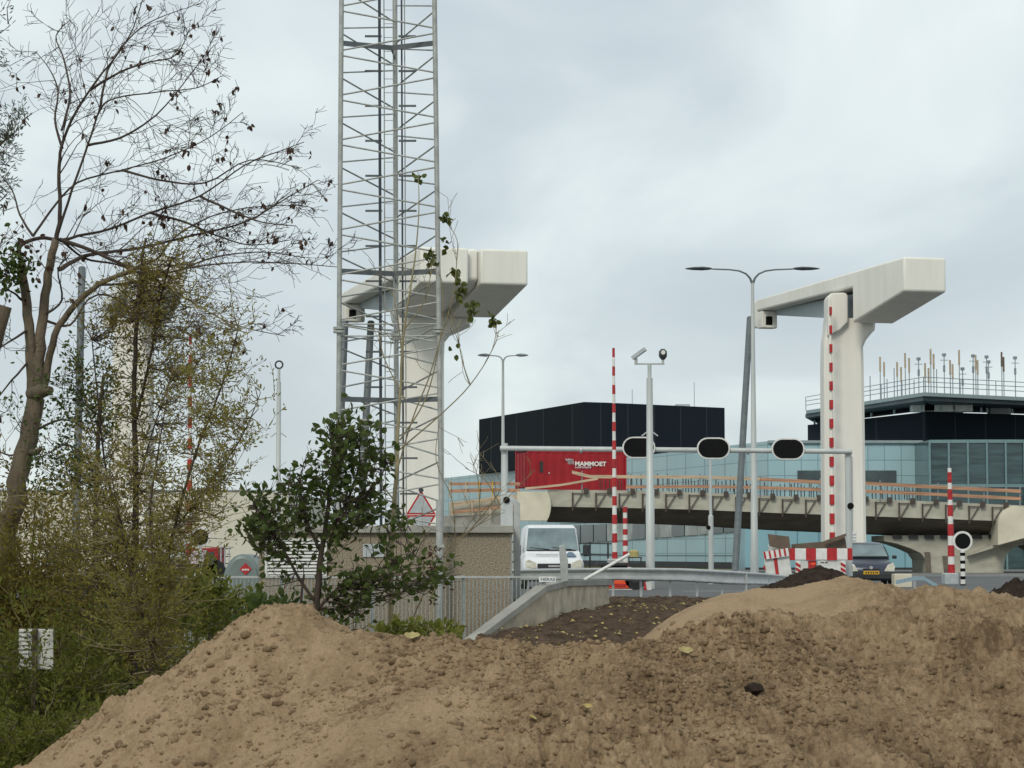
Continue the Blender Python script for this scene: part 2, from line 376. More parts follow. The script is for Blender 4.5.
def heap_z(X, Y, attr=False):
    wx = X + .10 * perlin(X * 1.3, Y * 1.3, 21); wy = Y + .10 * perlin(X * 1.3 + 9, Y * 1.3, 22)
    a = ridge_h(X + .03 * perlin(X*4, Y*4, 5), wy, ridgeA, .66, .13)
    b = ridge_h(wx, wy, ridgeB, .40, .40, axx=1.8)
    c = ridge_h(wx, wy, ridgeS, .52, .25)
    z = smax(smax(a, b, .035), c, .05)
    soft = np.clip((b - a) / .14 + .3, 0, 1) * np.clip((900 - (512 + F * X / Y)) / 90, 0.12, 1)                                # 1 on the smooth mound behind
    u = 512 + F * X / Y
    rough = np.clip(.35 + .55 * perlin(X * .8 + 3, Y * .8, 31) + np.clip((u - 330) / 500, 0, .5), .15, 1.1) * (1 - .85 * soft)
    n = .050 * fbm(X * 2.6, Y * 2.6, 3, 40) * (.4 + rough)
    l1 = np.abs(fbm(X * 9, Y * 9, 2, 50)); l2 = fbm(X * 24, Y * 24, 4, 60, .62)
    rg2 = (1 - .75*soft) * np.clip(rough, .4, 1.2)
    ss = lambda q_: np.clip(q_, 0, 1) ** 2 * (3 - 2 * np.clip(q_, 0, 1))
    c1 = fbm(X * 6 + .3 * perlin(X*14, Y*14, 52), Y * 6, 3, 51, .6); c2 = fbm(X * 13 + 5, Y * 13, 3, 53, .6); c3 = fbm(X * 27 + 2, Y * 27, 2, 55, .6)
    n += rg2 * (.026 * ss((c1 - .02) / .16) + .017 * ss((c2 - .06) / .18) + .008 * ss((c3 - .05) / .2) + .005 * l2)
    cl = fbm(X * 15 + 4, Y * 15, 3, 77, .6); n += rg2 * (.022 * np.clip(cl - .15, 0, .4) - .05 * np.clip(-cl - .30, 0, .4))
    n += .0032 * fbm(X * 50, Y * 50, 3, 70, .7)
    n -= soft * .012 * np.abs(np.sin((X * .9 + Y) * 11 + perlin(X, Y, 80) * 2)) * .5
    z = z + n
    if attr:
        m = .05 * rough + .11 * perlin(X * 1.1 + 7, Y * 1.1, 90) + .10 * perlin(X * 5, Y * 5, 92) + .26 * np.clip(.15 - l2 * .7, -.3, .7) * rg2 - .10 * soft  # damp and random tones, plus shade painted into dips and hollows between clods
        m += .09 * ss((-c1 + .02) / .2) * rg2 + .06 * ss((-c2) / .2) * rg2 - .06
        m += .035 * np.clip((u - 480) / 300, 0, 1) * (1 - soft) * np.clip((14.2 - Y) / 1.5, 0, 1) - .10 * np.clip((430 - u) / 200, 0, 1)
        return z, m - .06
    return z
ys = np.concatenate([np.arange(8.6, 10.6, .03), np.arange(10.6, 13.9, .0072), np.arange(13.9, 17.2, .02), np.arange(17.2, 19.6, .05)])
xs = np.concatenate([np.arange(-4.6, -2.9, .03), np.arange(-2.9, 3.7, .0072), np.arange(3.7, 7, .03)])
X, Y = np.meshgrid(xs, ys); Z, A = heap_z(X, Y, True)
Z = np.maximum(Z, -1.05)
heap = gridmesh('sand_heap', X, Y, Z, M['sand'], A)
tag(heap, 'large light brown heap of building sand with lumpy ridges filling the foreground', 'sand heap')

def lump(mb, c, r_, seed, flat=.7):
    q = random.Random(seed); bm = bmesh.new(); bmesh.ops.create_icosphere(bm, subdivisions=1, radius=1)
    rot = Matrix.Rotation(q.uniform(0, 6.3), 3, 'Z') @ Matrix.Rotation(q.uniform(-.5, .5), 3, 'X')
    sx, sy = q.uniform(.75, 1.35), q.uniform(.7, 1.2)
    vs_ = []
    for v in bm.verts:
        k = 1 + q.uniform(-.28, .22); p = rot @ Vector((v.co.x * sx * k, v.co.y * sy * k, v.co.z * flat * k)); vs_.append(Vector(c) + p * r_)
    fs = [[v.index for v in f.verts] for f in bm.faces]; bm.free(); mb.add(vs_, fs)
def clod_variants(n=14):
    out = []
    for k in range(n):
        m = MB(); lump(m, (0,0,0), 1.0, 900 + k, .68); out.append((np.array(m.v), np.array(m.f)))
    return out
def scatter_clods(name, label, mt, n, seed, rmin, rmax, pw, ulo, umode, lift=.15):
    rg = np.random.RandomState(seed); Yq = rg.triangular(10.75, 12.4, 14.7, n); uq = np.where(rg.rand(n) < .4, rg.uniform(60, 1024, n), rg.triangular(ulo, umode, 1024, n))
    xq = (uq - 512) * Yq / F; z = heap_z(xq, Yq); den = perlin(xq * 1.6, Yq * 1.6, 99) + .5 * perlin(xq * 5, Yq * 5, 98)
    ok = (z > -.8) & (den > rg.uniform(-.75, .35, n)); xq, Yq, z = xq[ok], Yq[ok], z[ok]; n = len(xq)
    r_ = rmin + (rmax - rmin) * rg.rand(n) ** pw; rot = rg.uniform(0, 6.283, n); vr = clod_variants(); k = rg.randint(0, len(vr), n); V = []; Fa = []; off = 0
    for kk, (v, f) in enumerate(vr):
        idx = np.where(k == kk)[0]
        if not len(idx): continue
        c, s_ = np.cos(rot[idx])[:, None], np.sin(rot[idx])[:, None]
        x = v[None,:,0] * c - v[None,:,1] * s_; y = v[None,:,0] * s_ + v[None,:,1] * c
        P3 = np.stack([x * r_[idx][:,None] + xq[idx][:,None], y * r_[idx][:,None] + Yq[idx][:,None], v[None,:,2] * r_[idx][:,None] + (z[idx] - r_[idx] * lift)[:,None]], -1)
        V.append(P3.reshape(-1, 3)); fo = f[None] + (np.arange(len(idx)) * len(v))[:, None, None] + off; Fa.append(fo.reshape(-1, 3)); off += len(idx) * len(v)
    V = np.concatenate(V); Fa = np.concatenate(Fa).astype(np.int32); me = bpy.data.meshes.new(name)
    me.vertices.add(len(V)); me.vertices.foreach_set('co', V.astype(np.float32).ravel()); me.loops.add(Fa.size); me.loops.foreach_set('vertex_index', Fa.ravel())
    me.polygons.add(len(Fa)); me.polygons.foreach_set('loop_start', (np.arange(len(Fa)) * 3).astype(np.int32)); me.update(calc_edges=True); me.materials.append(mt)
    o = bpy.data.objects.new(name, me); C.objects.link(o); tag(o, label, 'clods', kind='stuff')
scatter_clods('sand_clods', 'loose dark clods of damp sand scattered over the heap', M['sandc'], 9000, 3, .0035, .034, 4.2, 350, 700)
scatter_clods('sand_crumbs', 'light crumbs of dry sand scattered over the heap', M['sand'], 30000, 4, .003, .024, 4.0, 200, 640)

def heap_thing(name, label, cat, poly, slope, rr, mt, x0, x1, y0, y1, d, amp, base=-1.0, seed=5):
    X, Y = np.meshgrid(np.arange(x0, x1, d), np.arange(y0, y1, d))
    z = ridge_h(X + .05 * perlin(X*3, Y*3, seed), Y + .05 * perlin(X*3+5, Y*3, seed), poly, slope, rr)
    z = z + amp * fbm(X * 3, Y * 3, 6, seed + 1, .68) + amp * .7 * np.abs(fbm(X * 9, Y * 9, 3, seed + 3))
    o = gridmesh(name, X, Y, np.maximum(z, base), mt); return tag(o, label, cat)
heap_thing('soil_heap', 'dark brown heap of earth rising at the right edge behind the sand', 'soil heap',
           [(1014,588,24),(1045,572,24.5),(1090,564,25)], .62, .12, M['soilh'], 3.6, 9, 21, 28, .03, .06, seed=12)
heap_thing('rubble_heap', 'low dark heap of earth and turf in front of the red and white barrier', 'soil heap',
           [(797,577,41),(810,570,41),(826,569,41),(838,575,41)], .50, .15, M['soilh'], 2.8, 9.2, 37.5, 44.5, .035, .05, seed=25)

def leafshape(c, size, rot, mt, name, label, curl=.3):
    m = MB(); n = 7; pts = []
    for i in range(n):
        t = i / (n - 1); wv = math.sin(math.pi * min(1, t * .92 + .05)) ** .8 * .38
        pts.append((t - .5, wv * (1.15 if i % 2 else .85), curl * abs(t - .4)))
    rm = Matrix.Rotation(rot[2], 3, 'Z') @ Matrix.Rotation(rot[0], 3, 'X') @ Matrix.Rotation(rot[1], 3, 'Y')
    V = []
    for x, y, z in pts: V += [rm @ Vector((x, -y, z + y * .25)) * size + Vector(c), rm @ Vector((x, 0, z)) * size + Vector(c), rm @ Vector((x, y, z + y * .25)) * size + Vector(c)]
    f = []
    for i in range(n - 1):
        a = i * 3; f += [(a, a+1, a+4, a+3), (a+1, a+2, a+5, a+4)]
    m.add(V, f); o = m.build(name, mt, fix=False)
    if label: tag(o, label, 'leaf')
    return o
def on_heap(u, v):
    """point of the heap that pixel (u, v) looks at"""
    for Yq in np.arange(10.8, 17, .01):
        p = P(u, v, Yq); z = float(heap_z(np.array([p.x]), np.array([Yq]))[0])
        if p.z <= z: return Vector((p.x, Yq, z))
    return P(u, v, 12.5)
for (u, v, s_, lab, mm, rz) in [(685,655,.085,'curled pale ochre leaf on the sand near the middle of the ridge','lf_fall2',.4),
                          (532,724,.055,'small bright yellow leaf low on the sand near the bottom edge','lf_fall',1.2),
                          (587,711,.05,'greenish yellow leaf flat on a clod of sand right of the bright yellow one','lf_fall',0.2),
                          (412,641,.085,'large beige leaf lying on the sand crest below the utility house','lf_fall2',0)]:
    c = on_heap(u, v); leafshape(c + Vector((0, -.012, .018)), s_, (.5, .1, rz), M[mm], 'fallen_leaf', lab)
m = MB(); c = on_heap(754, 691); lump(m, c + Vector((0,-.01,.012)), .043, 5, .8); tag(m.build('dark_stone', M['soilh']), 'blackish clod half sunk in the sand below the ochre leaf', 'stone')
# leaves on the soil slope: nobody could count them
m = MB(); q = random.Random(8)
for k in range(1700):
    x = q.uniform(-1, 7); y = q.uniform(45, 60)
    if perlin(np.array([x * .7]), np.array([y * .7]), 4)[0] < q.uniform(-.5, .5): continue
    z = float(soil_z(np.array([x]), np.array([y]))[0] + .07 * fbm(np.array([x*1.4]), np.array([y*1.4]), 5, 11, .68)[0]) + .02; s_ = q.uniform(.025, .06); a = q.uniform(0, 6.3)
    dx, dy = math.cos(a) * s_, math.sin(a) * s_
    m.add([(x-dx, y-dy, z), (x+dy*.5, y-dx*.5, z + s_ * .8), (x+dx, y+dy, z + s_ * .4), (x-dy*.5, y+dx*.5, z + s_ * .3)], [(0,1,2,3)])
tag(m.build('leaf_litter', M['lf_fall'], fix=False), 'small yellow leaves strewn over the dark soil slope', 'leaf litter', kind='stuff')

# ================================================================== UTILITY HOUSE, WING WALL
Yf = 50.0
hb = thing('utility_building', 'flat roofed aggregate concrete utility house with a louvred vent behind the fence', 'utility building', (P(370,554,Yf).x, Yf, -.92))
xl, xr = P(259,554,Yf).x, P(510,554,Yf).x; zt = P(0,533,Yf).z
mb = MB(); mb.box((xl, Yf, -1.0), (xr, Yf + 3.4, zt)); mb.build('wall', M['agg'], hb)
mb = MB(); mb.box((xl - .07, Yf - .12, zt), (xr + .07, Yf + 3.5, P(0,525.5,Yf-.12).z)); mb.build('roof_slab', M['concg'], hb, bevel=.015)
mb = MB(); mb.box((xr + .003, Yf + .02, -1.0), (xr + .045, Yf + .10, zt - .03)); mb.build('corner_strip', M['concg'], hb)
lv = MB(); a = P(265,575,Yf); b = P(327,541,Yf)
for (p, q2) in (((a.x, a.z), (a.x + .05, b.z)), ((b.x - .05, a.z), (b.x, b.z)), ((a.x, b.z), (b.x, b.z + .05)), ((a.x, a.z - .05), (b.x, a.z))):
    lv.box((p[0], Yf - .05, p[1]), (q2[0], Yf - .003, q2[1]))
vent = lv.build('vent', M['dirtywhite'], hb)
mb = MB(); mb.box((a.x + .05, Yf - .012, a.z), (b.x - .05, Yf - .004, b.z)); mb.build('vent_shade_sheet', M['black'], vent)  # black sheet on the wall, painted shade behind the slats
n = 10
mb = MB()
for k in range(n):
    z = a.z + (b.z - a.z) * (k + .5) / n
    mb.add([(a.x+.05, Yf-.045, z-.022), (b.x-.05, Yf-.045, z-.022), (b.x-.05, Yf-.014, z+.018), (a.x+.05, Yf-.014, z+.018),
            (a.x+.05, Yf-.045, z-.012), (b.x-.05, Yf-.045, z-.012), (b.x-.05, Yf-.014, z+.028), (a.x+.05, Yf-.014, z+.028)],
           [(0,1,2,3),(4,5,6,7),(0,1,5,4),(2,3,7,6),(0,3,7,4),(1,2,6,5)])
mb.build('louvre_slats', M['dirtywhite'], vent)
mb = MB(); a = P(363,557,Yf); b = P(384,544,Yf); mb.box((a.x, Yf-.03, a.z), (b.x, Yf-.003, b.z)); mb.build('grey_hatch', M['signg'], hb)
# pipe post in front of the house
pp = thing('steel_post', 'grey steel tube post standing close in front of the utility house', 'post', (P(439.5,554,49.4).x, 49.4, -.92))
mb = MB(); x = P(439.5,554,49.4).x; mb.tube([(x,49.4,-.95),(x,49.4,P(0,501,49.4).z)], .075, 12); mb.build('tube', M['galv'], pp)
for v in (546, 560):
    mb = MB(); z = P(0,v,49.4).z; mb.box((x-.1,49.31,z-.03),(x+.1,49.49,z+.03)); mb.build('bracket', M['mast'], pp)

def polyprism(pts, dy): return MB().prism([P(*p) for p in pts], (0, dy, 0))
ww = thing('wing_wall', 'sloping stained concrete wing wall beside the dark soil slope', 'concrete wall', (P(560,600,56).x, 56, -.5))
def wallpt(u, v): return P(u, v, wall_Y(u))
tops = [(474,643),(546,589),(568,583.5),(609,583)]
rings = []
for u, v in tops:
    p = wallpt(u, v); rings.append([p, p + Vector((-.12,.26,0)), Vector((p.x-.12, p.y+.26, -1.0)), Vector((p.x, p.y, -1.0))])
MB().loft(rings).build('wall', M['wing'], ww, bevel=.015)
tp = [wallpt(468,643), wallpt(544,586), wallpt(566,580.3), wallpt(610,579.8)]
mb = MB(); th = Vector((0, 0, -.12))
rings = [[p + Vector((.05,-.04,0)), p + Vector((-.17,.32,0)), p + Vector((-.17,.32,0)) + th, p + Vector((.05,-.04,0)) + th] for p in tp]
mb.loft(rings).build('coping', M['concg'], ww)
hp = MB(); hp.tube([P(584,580,56.4), P(629,554.5,57.2)], .038, 10); tag(hp.build('white_pipe', M['white'], smooth=True), 'white handrail tube sticking up at a slant from the wing wall', 'pipe')

# ------------------------------------------------------------------ bar fence
Yb = 48.6
fx0, fx1 = P(160,554,Yb).x, P(546,554,Yb).x; zt = P(0,576,Yb).z
M['fence'] = mat('dull_fence_steel', (.27,.295,.29), .5, .2, var=.2)
fb = thing('bar_fence', 'grey steel bar fence running in front of the utility house', 'fence', ((fx0+fx1)/2, Yb, -.92))
mb = MB(); mb.box((fx0, Yb-.02, zt-.04), (fx1, Yb+.02, zt)); mb.build('rail', M['galv'], fb)
mb = MB(); mb.box((fx0, Yb-.02, -.78), (fx1, Yb+.02, -.74)); mb.build('rail', M['galv'], fb)
bar = None; k = 0; nb = 98
for i in range(nb):
    x = fx0 + (fx1 - fx0) * (i + .5) / nb
    if bar is None:
        bar = MB().box((x-.010, Yb-.010, -.735), (x+.010, Yb+.010, zt-.045)).build('bar', M['fence'], fb); bx = x
    else:
        c = bar.copy(); C.objects.link(c); c.location = (x - bx, 0, 0)
for u in (190, 281, 372, 463, 512, 544):
    x = P(u,554,Yb).x; MB().box((x-.035, Yb+.022, -.95), (x+.035, Yb+.085, zt+.02)).build('post', M['fence'], fb)
sg = MB().box((P(539,554,Yb).x, Yb-.035, P(0,582,Yb).z), (P(556,554,Yb).x, Yb-.022, P(0,576.6,Yb).z)).build('name_plate', M['white'], fb)
def text3d(body, size, loc, mt, parent, name='lettering', rot=(math.pi/2, 0, 0), bold=.0, ext=.004, align='LEFT', width=None):
    cu = bpy.data.curves.new('t', 'FONT'); cu.body = body; cu.size = size; cu.extrude = ext; cu.offset = bold; cu.align_x = align
    to = bpy.data.objects.new('t', cu); C.objects.link(to); bpy.context.view_layer.update()
    me = bpy.data.meshes.new_from_object(to.evaluated_get(bpy.context.evaluated_depsgraph_get())); bpy.data.objects.remove(to)
    me.name = name; me.materials.clear(); me.materials.append(mt); o = bpy.data.objects.new(name, me); C.objects.link(o)
    if width:
        xs_ = [v.co.x for v in me.vertices]; k = width / (max(xs_) - min(xs_))
        for v in me.vertices: v.co.x *= k
    o.parent = parent; org = Vector(ORG[parent.name]); o.location = Vector(loc) - org; o.rotation_euler = rot; return o
text3d('HERAS', .085, (P(540.5,554,Yb).x, Yb-.037, P(0,580.7,Yb).z), M['bluetxt'], sg, bold=.002, ext=.002, width=.29)

# tall gate post and slanting guard-rail end
gp = thing('gate_post', 'broad grey steel post with chamfered head standing right of the utility house', 'post', (P(518,554,52).x, 52, -.9))
mb = MB(); mb.prism([P(514,600,52), P(514,507,52), P(511,500,52), P(514,497,52), P(520,503,52), P(521,600,52)], (0,.16,0)).build('shaft', M['galv'], gp, bevel=.008)
for v in (543, 553, 563): MB().box((P(505,554,51.9).x, 51.9, P(0,v,51.9).z), (P(514,554,51.9).x, 51.96, P(0,v-2,51.9).z)).build('bracket', M['galv'], gp)
bp_ = MB(); bp_.prism([P(559,546,57.8), P(564.5,545,57.8), P(568,560,57.8), P(568,582,57.8), P(561,582,57.8)], (0,.1,0))
tag(bp_.build('marker_post', M['galv'], bevel=.01), 'short grey steel post with slanting head in front of the white van', 'post')

# ------------------------------------------------------------------ guard rail
gr = thing('guard_rail', 'galvanised W beam guard rail curving along the road edge', 'guard rail', (P(640,590,61).x, 61, 0))
gp_ = [(512,569,581,59.6),(560,568.3,580.6,60),(620,567.6,580.3,60.8),(680,568.2,581.5,61.8),(730,570.5,584.5,63.0),(765,573,585,65.5),(787,575.5,586,69)]
prof = [(0,0),(.035,.04),(.085,.10),(.085,.17),(.035,.27),(.01,.38),(.01,.62),(.035,.73),(.085,.83),(.085,.90),(.035,.96),(0,1)]
rings = []
for (u, v0, v1, Yq) in gp_:
    t_ = P(u, v0, Yq); b_ = P(u, v1, Yq)
    front = [Vector((t_.x, Yq - d, b_.z + (t_.z - b_.z) * h)) for d, h in prof]
    rings.append(front + [p + Vector((0, .012, 0)) for p in reversed(front)])
MB().loft(rings).build('beam', M['galv'], gr, smooth=30)
for (u, Yq) in ((528,59.8),(553,60),(584,60.4),(613,60.8),(641,61.3),(670,61.8),(697,62.3),(722,62.9),(746,64),(768,66)):
    x = P(u,554,Yq).x
    MB().box((x-.03, Yq+.02, -.05), (x+.03, Yq+.12, P(0,574,Yq).z)).build('post', M['galv'], gr)

# ================================================================== BRIDGE BALANCE GANTRIES
AX = Vector((-4.2, 16.5, 0)); L = AX.length; ax = AX.normalized(); nx_ = Vector((ax.y, -ax.x, 0))      # nx_: to the right of the axis
def beam_prism(org, prof, off, wd):
    """prof: (s, z) profile along the balance beam; off/wd across it"""
    pts = [org + ax * s + nx_ * off + Vector((0, 0, z)) for s, z in prof]
    return MB().prism(pts, nx_ * wd)
def balance_gantry(name, label, x_end, x_col0, x_col1, tines, rods, flare_r=True, wt=1.82, yo=0.):
    org = Vector((x_end, 95 + yo, 0))
    g = thing(name, label, 'bridge gantry', ((x_col0 + x_col1) / 2, 101.8 + yo, 0), 'balance gantries of the drawbridge')
    zz = lambda v, s: P(800, v, 95 + s * .969).z
    prof = [(0, zz(256.5,0)), (0, zz(291,0)), (.12, zz(292,.12)), (5.35, zz(323,5.35)), (5.35, zz(287.5,5.35)), (17.0, zz(311.5,17)), (17.0, zz(299.5,17))]
    za, zb_ = zz(291,5.6), zz(309,16.2); ze = zz(299.5,17)
    for i, off in enumerate(tines):
        b = beam_prism(org, prof, off, wt).build('balance_beam', M['cream'], g, bevel=.09, seg=3, smooth=40)
        beam_prism(org, [(5.6, zz(319.5,5.6)), (5.6, za), (16.2, zb_), (16.2, zz(315,16.2))], off + wt * .35, wt * .5).build('web_panel', M['soffit'], g, bevel=.03)
        beam_prism(org, [(16.95, ze-.03), (16.95, ze-1.35), (17.55, ze-1.3), (17.9, ze-.9), (17.9, ze-.05)], off + .02, wt * .55).build('beam_end', M['cream'], g, bevel=.08)
        e_ = beam_prism(org, [(16.3, ze-.6), (16.3, ze-1.38), (16.94, ze-1.38), (16.94, ze-.6)], off + .02, .75).build('hinge_bracket', M['cream'], g, bevel=.04)
        beam_prism(org, [(16.285, ze-.85), (16.285, ze-1.25), (16.31, ze-1.25), (16.31, ze-.85)], off + .2, .32).build('hinge_hole_shade', M['black'], e_)  # black plate on the bracket, painted as the shade inside its hole
    for a in range(len(tines) - 1):
        o0 = tines[a] + wt + .004; w0 = tines[a + 1] - o0 - .004
        beam_prism(org, [(.35, zz(257,.35)), (.35, zz(287,.35)), (1.0, zz(296,1.0)), (7.0, zz(322,7)), (8.4, zz(318,8.4)), (8.4, zz(272,8.4))], o0, w0).build('saddle', M['cream'], g, bevel=.12, seg=4, smooth=40)
    # column
    x0, x1 = x_col0, x_col1; wv = x1 - x0; y0 = 101.3 + yo
    fl = .75 if flare_r else .3
    zb = 10.72
    zc = lambda v: P(800, v, 101.3).z
    secs = [(-.1, 0, 0), (zc(370), .03, 0), (zc(347), .05, .0), (zc(340), .07, .12), (zc(333), .12, .36), (zc(330), .14, .5), (zc(318), .18, .55)]
    if len(tines) > 1: secs = [(-.1, 0, 0), (zc(365), .03, 0), (zc(346), .02, .02), (zc(340), 0, .2), (zc(335), -.1, .6), (zc(331), -.2, .85), (zc(312), -.25, .95)]
    rings = []
    for z, inl, fr in secs:
        a, b = x0 + inl, x1 - min(inl, .05) + fr; d0, d1 = y0 + .05 * inl, y0 + 1.5
        c_ = .13
        rings.append([(a + c_, d0, z), (b - c_, d0, z), (b, d0 + c_, z), (b, d1 - c_, z), (b - c_, d1, z), (a + c_, d1, z), (a, d1 - c_, z), (a, d0 + c_, z)])
    MB().loft(rings).build('column', M['cream'], g, smooth=35)
    return g, org
s_ = 101.8 / F
gr1, o1 = balance_gantry('balance_gantry', 'cream white concrete bridge gantry standing right of the tall double armed street lamp',
    15.60, (824.5-512)*101.3/F, (866-512)*101.3/F, [0], None)
ck = MB().prism([P(828,336,101.0), P(828,297,101.0), P(831,293,101.0), P(845,292.5,101.0), (P(848,295,101.0)), P(848,322,101.0), P(840,330,101.0)], (0, 1.4, 0))
ck.build('pivot_cheek', M['cream'], gr1, bevel=.06, seg=3)
for q in ((834,533,847,549),): pass
ft = MB(); a = P(839,560,101.2); ft.box((P(848.5,554,101.2).x, 101.15, .1), (P(852.5,554,101.2).x, 101.28, P(0,455,101.2).z)); ft.build('cable_duct', M['galv'], gr1)
gr2, o2 = balance_gantry('balance_gantry', 'cream white bridge gantry with twin counterweight beams behind the lattice mast',
    (420-512)*91.9/F, (400-512)*98.2/F, (443.5-512)*98.2/F, [0, 2.38], None, wt=1.90, yo=-3.1)
gr3, o3 = balance_gantry('balance_gantry', 'cream white bridge gantry half hidden behind the willow and the bare tree',
    (137-512)*95/F, (110-512)*101.3/F, (135-512)*101.3/F + .6, [0], None)
def rod(g, a, b, r_): MB().tube([a, b], r_, 10).build('hanger_rod', M['rod'], g, smooth=True)
rod(gr1, P(750,318,111.3), P(735,572,104), .15)
rod(gr2, P(345,322,107.8), P(334,572,103), .16); rod(gr2, P(371,322,108.3), P(358,572,103.5), .16)
rod(gr3, P(82,268,110.8), P(75,575,104), .17)
for g, u in ((gr1, 735), (gr2, 334), (gr2, 358), (gr3, 75)):
    Yq = {358: 103.5, 334: 103}.get(u, 104)
    MB().box((P(u,556,Yq).x-.25, Yq-.25, -.02), (P(u,556,Yq).x+.25, Yq+.25, P(0,571,Yq).z)).build('rod_anchor', M['galv'], g)

# ================================================================== LATTICE MAST
Ym = 56.0
lm = thing('lattice_mast', 'tall galvanised lattice mast rising out of the picture behind the utility house', 'lattice mast', (P(391,554,Ym).x, Ym, -.9))
FL0, FL1 = P(337.5,560,Ym), P(341.5,0,Ym); FR0, FR1 = P(442,560,Ym), P(434.5,0,Ym)
def legp(k, z):       # 0 front left, 1 front right, 2 back
    xa = FL0.x + (FL1.x - FL0.x) * (z - FL0.z) / (FL1.z - FL0.z); xb = FR0.x + (FR1.x - FR0.x) * (z - FR0.z) / (FR1.z - FR0.z)
    if k == 0: return Vector((xa, Ym, z))
    if k == 1: return Vector((xb, Ym, z))
    return Vector(((xa + xb) / 2 + .08, Ym + (xb - xa) * .80, z))
ZT = 14.6
for k in range(3):
    MB().tube([legp(k, -.95), legp(k, ZT)], .058, 12).build('leg', M['mast'], lm, smooth=True)
zf = lambda v: P(391, v, Ym).z
per = zf(52.9) - zf(97.5)
z0 = zf(52.9) - per * 13
for k in range(14 + 2):
    for (a, b, ph) in ((0, 1, 0), (0, 2, .5), (1, 2, .0)):
        za = z0 + (k + ph) * per
        for (zz, dz, mt) in ((za + .06, per * .5 - .12, 'mast'), (za + per * .5 + .06, per * .5 - .12, 'mast')):
            up = dz > 0
            first = zz < za + per * .3
            p, q2 = (a, b) if first else (b, a)
            if zz + dz > ZT or zz < -.9: continue
            A_, B_ = legp(p, zz), legp(q2, zz + dz)
            MB().tube([A_, B_], .022 if a == 0 and b == 1 else .020, 6).build('brace', M['mast'], lm, smooth=True)
for v in (43, 271, 399):
    z = zf(v)
    mid = (legp(0, z) + legp(1, z)) / 2 + Vector((.05, .55, 0))
    for a in (0, 1): MB().bar(legp(a, z), mid, .03, .12).build('cross_plate', M['mastd'], lm)
    MB().bar(mid + Vector((0,.03,0)), legp(2, z), .03, .08).build('cross_plate', M['mastd'], lm)
zc = zf(330)
for k in range(3):
    p = legp(k, zc); fl_ = MB().tube([p - Vector((0,0,.07)), p - Vector((0,0,.012))], .14, 14).tube([p + Vector((0,0,.012)), p + Vector((0,0,.07))], .14, 14).build('flange', M['mast'], lm, smooth=40)
for a, b in ((0,1), (0,2), (1,2)):
    for dz in (-.14, .14): MB().tube([legp(a, zc + dz), legp(b, zc + dz)], .018, 6).build('collar_rail', M['mast'], lm)
def inner(du, dy, z): c = (legp(0, z) + legp(1, z) + legp(2, z)) / 3; return c + Vector((du, dy, 0))
for du, r_, mt in ((-.27, .035, 'ladder'), (-.02 + .28, .022, 'ladder'), (.12, .012, 'mast'), (.33, .014, 'mast')):
    MB().tube([inner(du, .15, -.9), inner(du, .15, ZT)], r_, 8).build('cable', M[mt], lm, smooth=True)
ld = MB(); MB
for du in (-.17, .05): ld.tube([inner(du, .3, -.9), inner(du, .3, ZT)], .014, 6)
z = -.6
while z < ZT - .2: ld.tube([inner(-.17, .3, z), inner(.05, .3, z)], .009, 5); z += .335
ld.build('ladder', M['mast'], lm)
z = zf(29.5)
zz = z
while zz > -.5:
    MB().bar(inner(-.62, .15, zz), inner(-.22, .15, zz), .05, .045).build('cable_bracket', M['mastd'], lm)
    MB().bar(inner(.18, .15, zz), inner(.60, .15, zz), .05, .045).build('cable_bracket', M['mastd'], lm)
    zz -= zf(29.5) - zf(64.7)

# ================================================================== STREET FURNITURE
def lamp_head(mb, c, d, ln):
    """elongated lens-shaped head, c root, d horizontal unit vector"""
    d = Vector(d); s = Vector((-d.y, d.x, 0)); rings = []
    for t, h, w2 in ((0,.03,.05),(.12,.055,.10),(.35,.075,.15),(.7,.06,.15),(.92,.03,.09),(1,.01,.02)):
        p = Vector(c) + d * ln * t; n = 10
        rings.append([p + s * math.cos(2*math.pi*k/n) * w2 + Vector((0,0, math.sin(2*math.pi*k/n) * h * (1 if math.sin(2*math.pi*k/n) > 0 else .8))) for k in range(n)])
    return mb.loft(rings)
def double_lamp(label, u, Y, v_fork, v_head, half, r0, r1, v_base=554, head=.85, am='rod', hm='lampdark'):
    x = P(u, v_fork, Y).x; t = thing('street_lamp', label, 'street lamp', (x, Y, 0))
    zf_, zh = P(u, v_fork, Y).z, P(u, v_head, Y).z
    MB().tube([(x,Y,-.02),(x,Y,1.2),(x,Y,1.25),(x,Y,zf_)], [r0*1.15,r0*1.12,r0,r1], 14).build('pole', M['pole'], t, smooth=40)
    hw = px(half, Y)
    for s in (-1, 1):
        pts = [(x, Y, zf_ - .05)] + [(x + s * hw * a, Y, zf_ + (zh - zf_) * b) for a, b in ((.06,.35),(.16,.66),(.32,.86),(.55,.95),(1,1.0))]
        a = MB().tube(pts, [r1*.9, r1*.7, r1*.6, r1*.55, r1*.5, r1*.45], 8).build('arm', M[am], t, smooth=True)
        lamp_head(MB(), (x + s * hw, Y, zh + .01), (s, 0, 0), head).build('lamp_head', M[hm], t, smooth=50)
    return t
double_lamp('tall street lamp with two curved arms and dark heads, left of the right hand gantry', 752.5, 85, 283, 269, 41, .13, .055, head=.95)
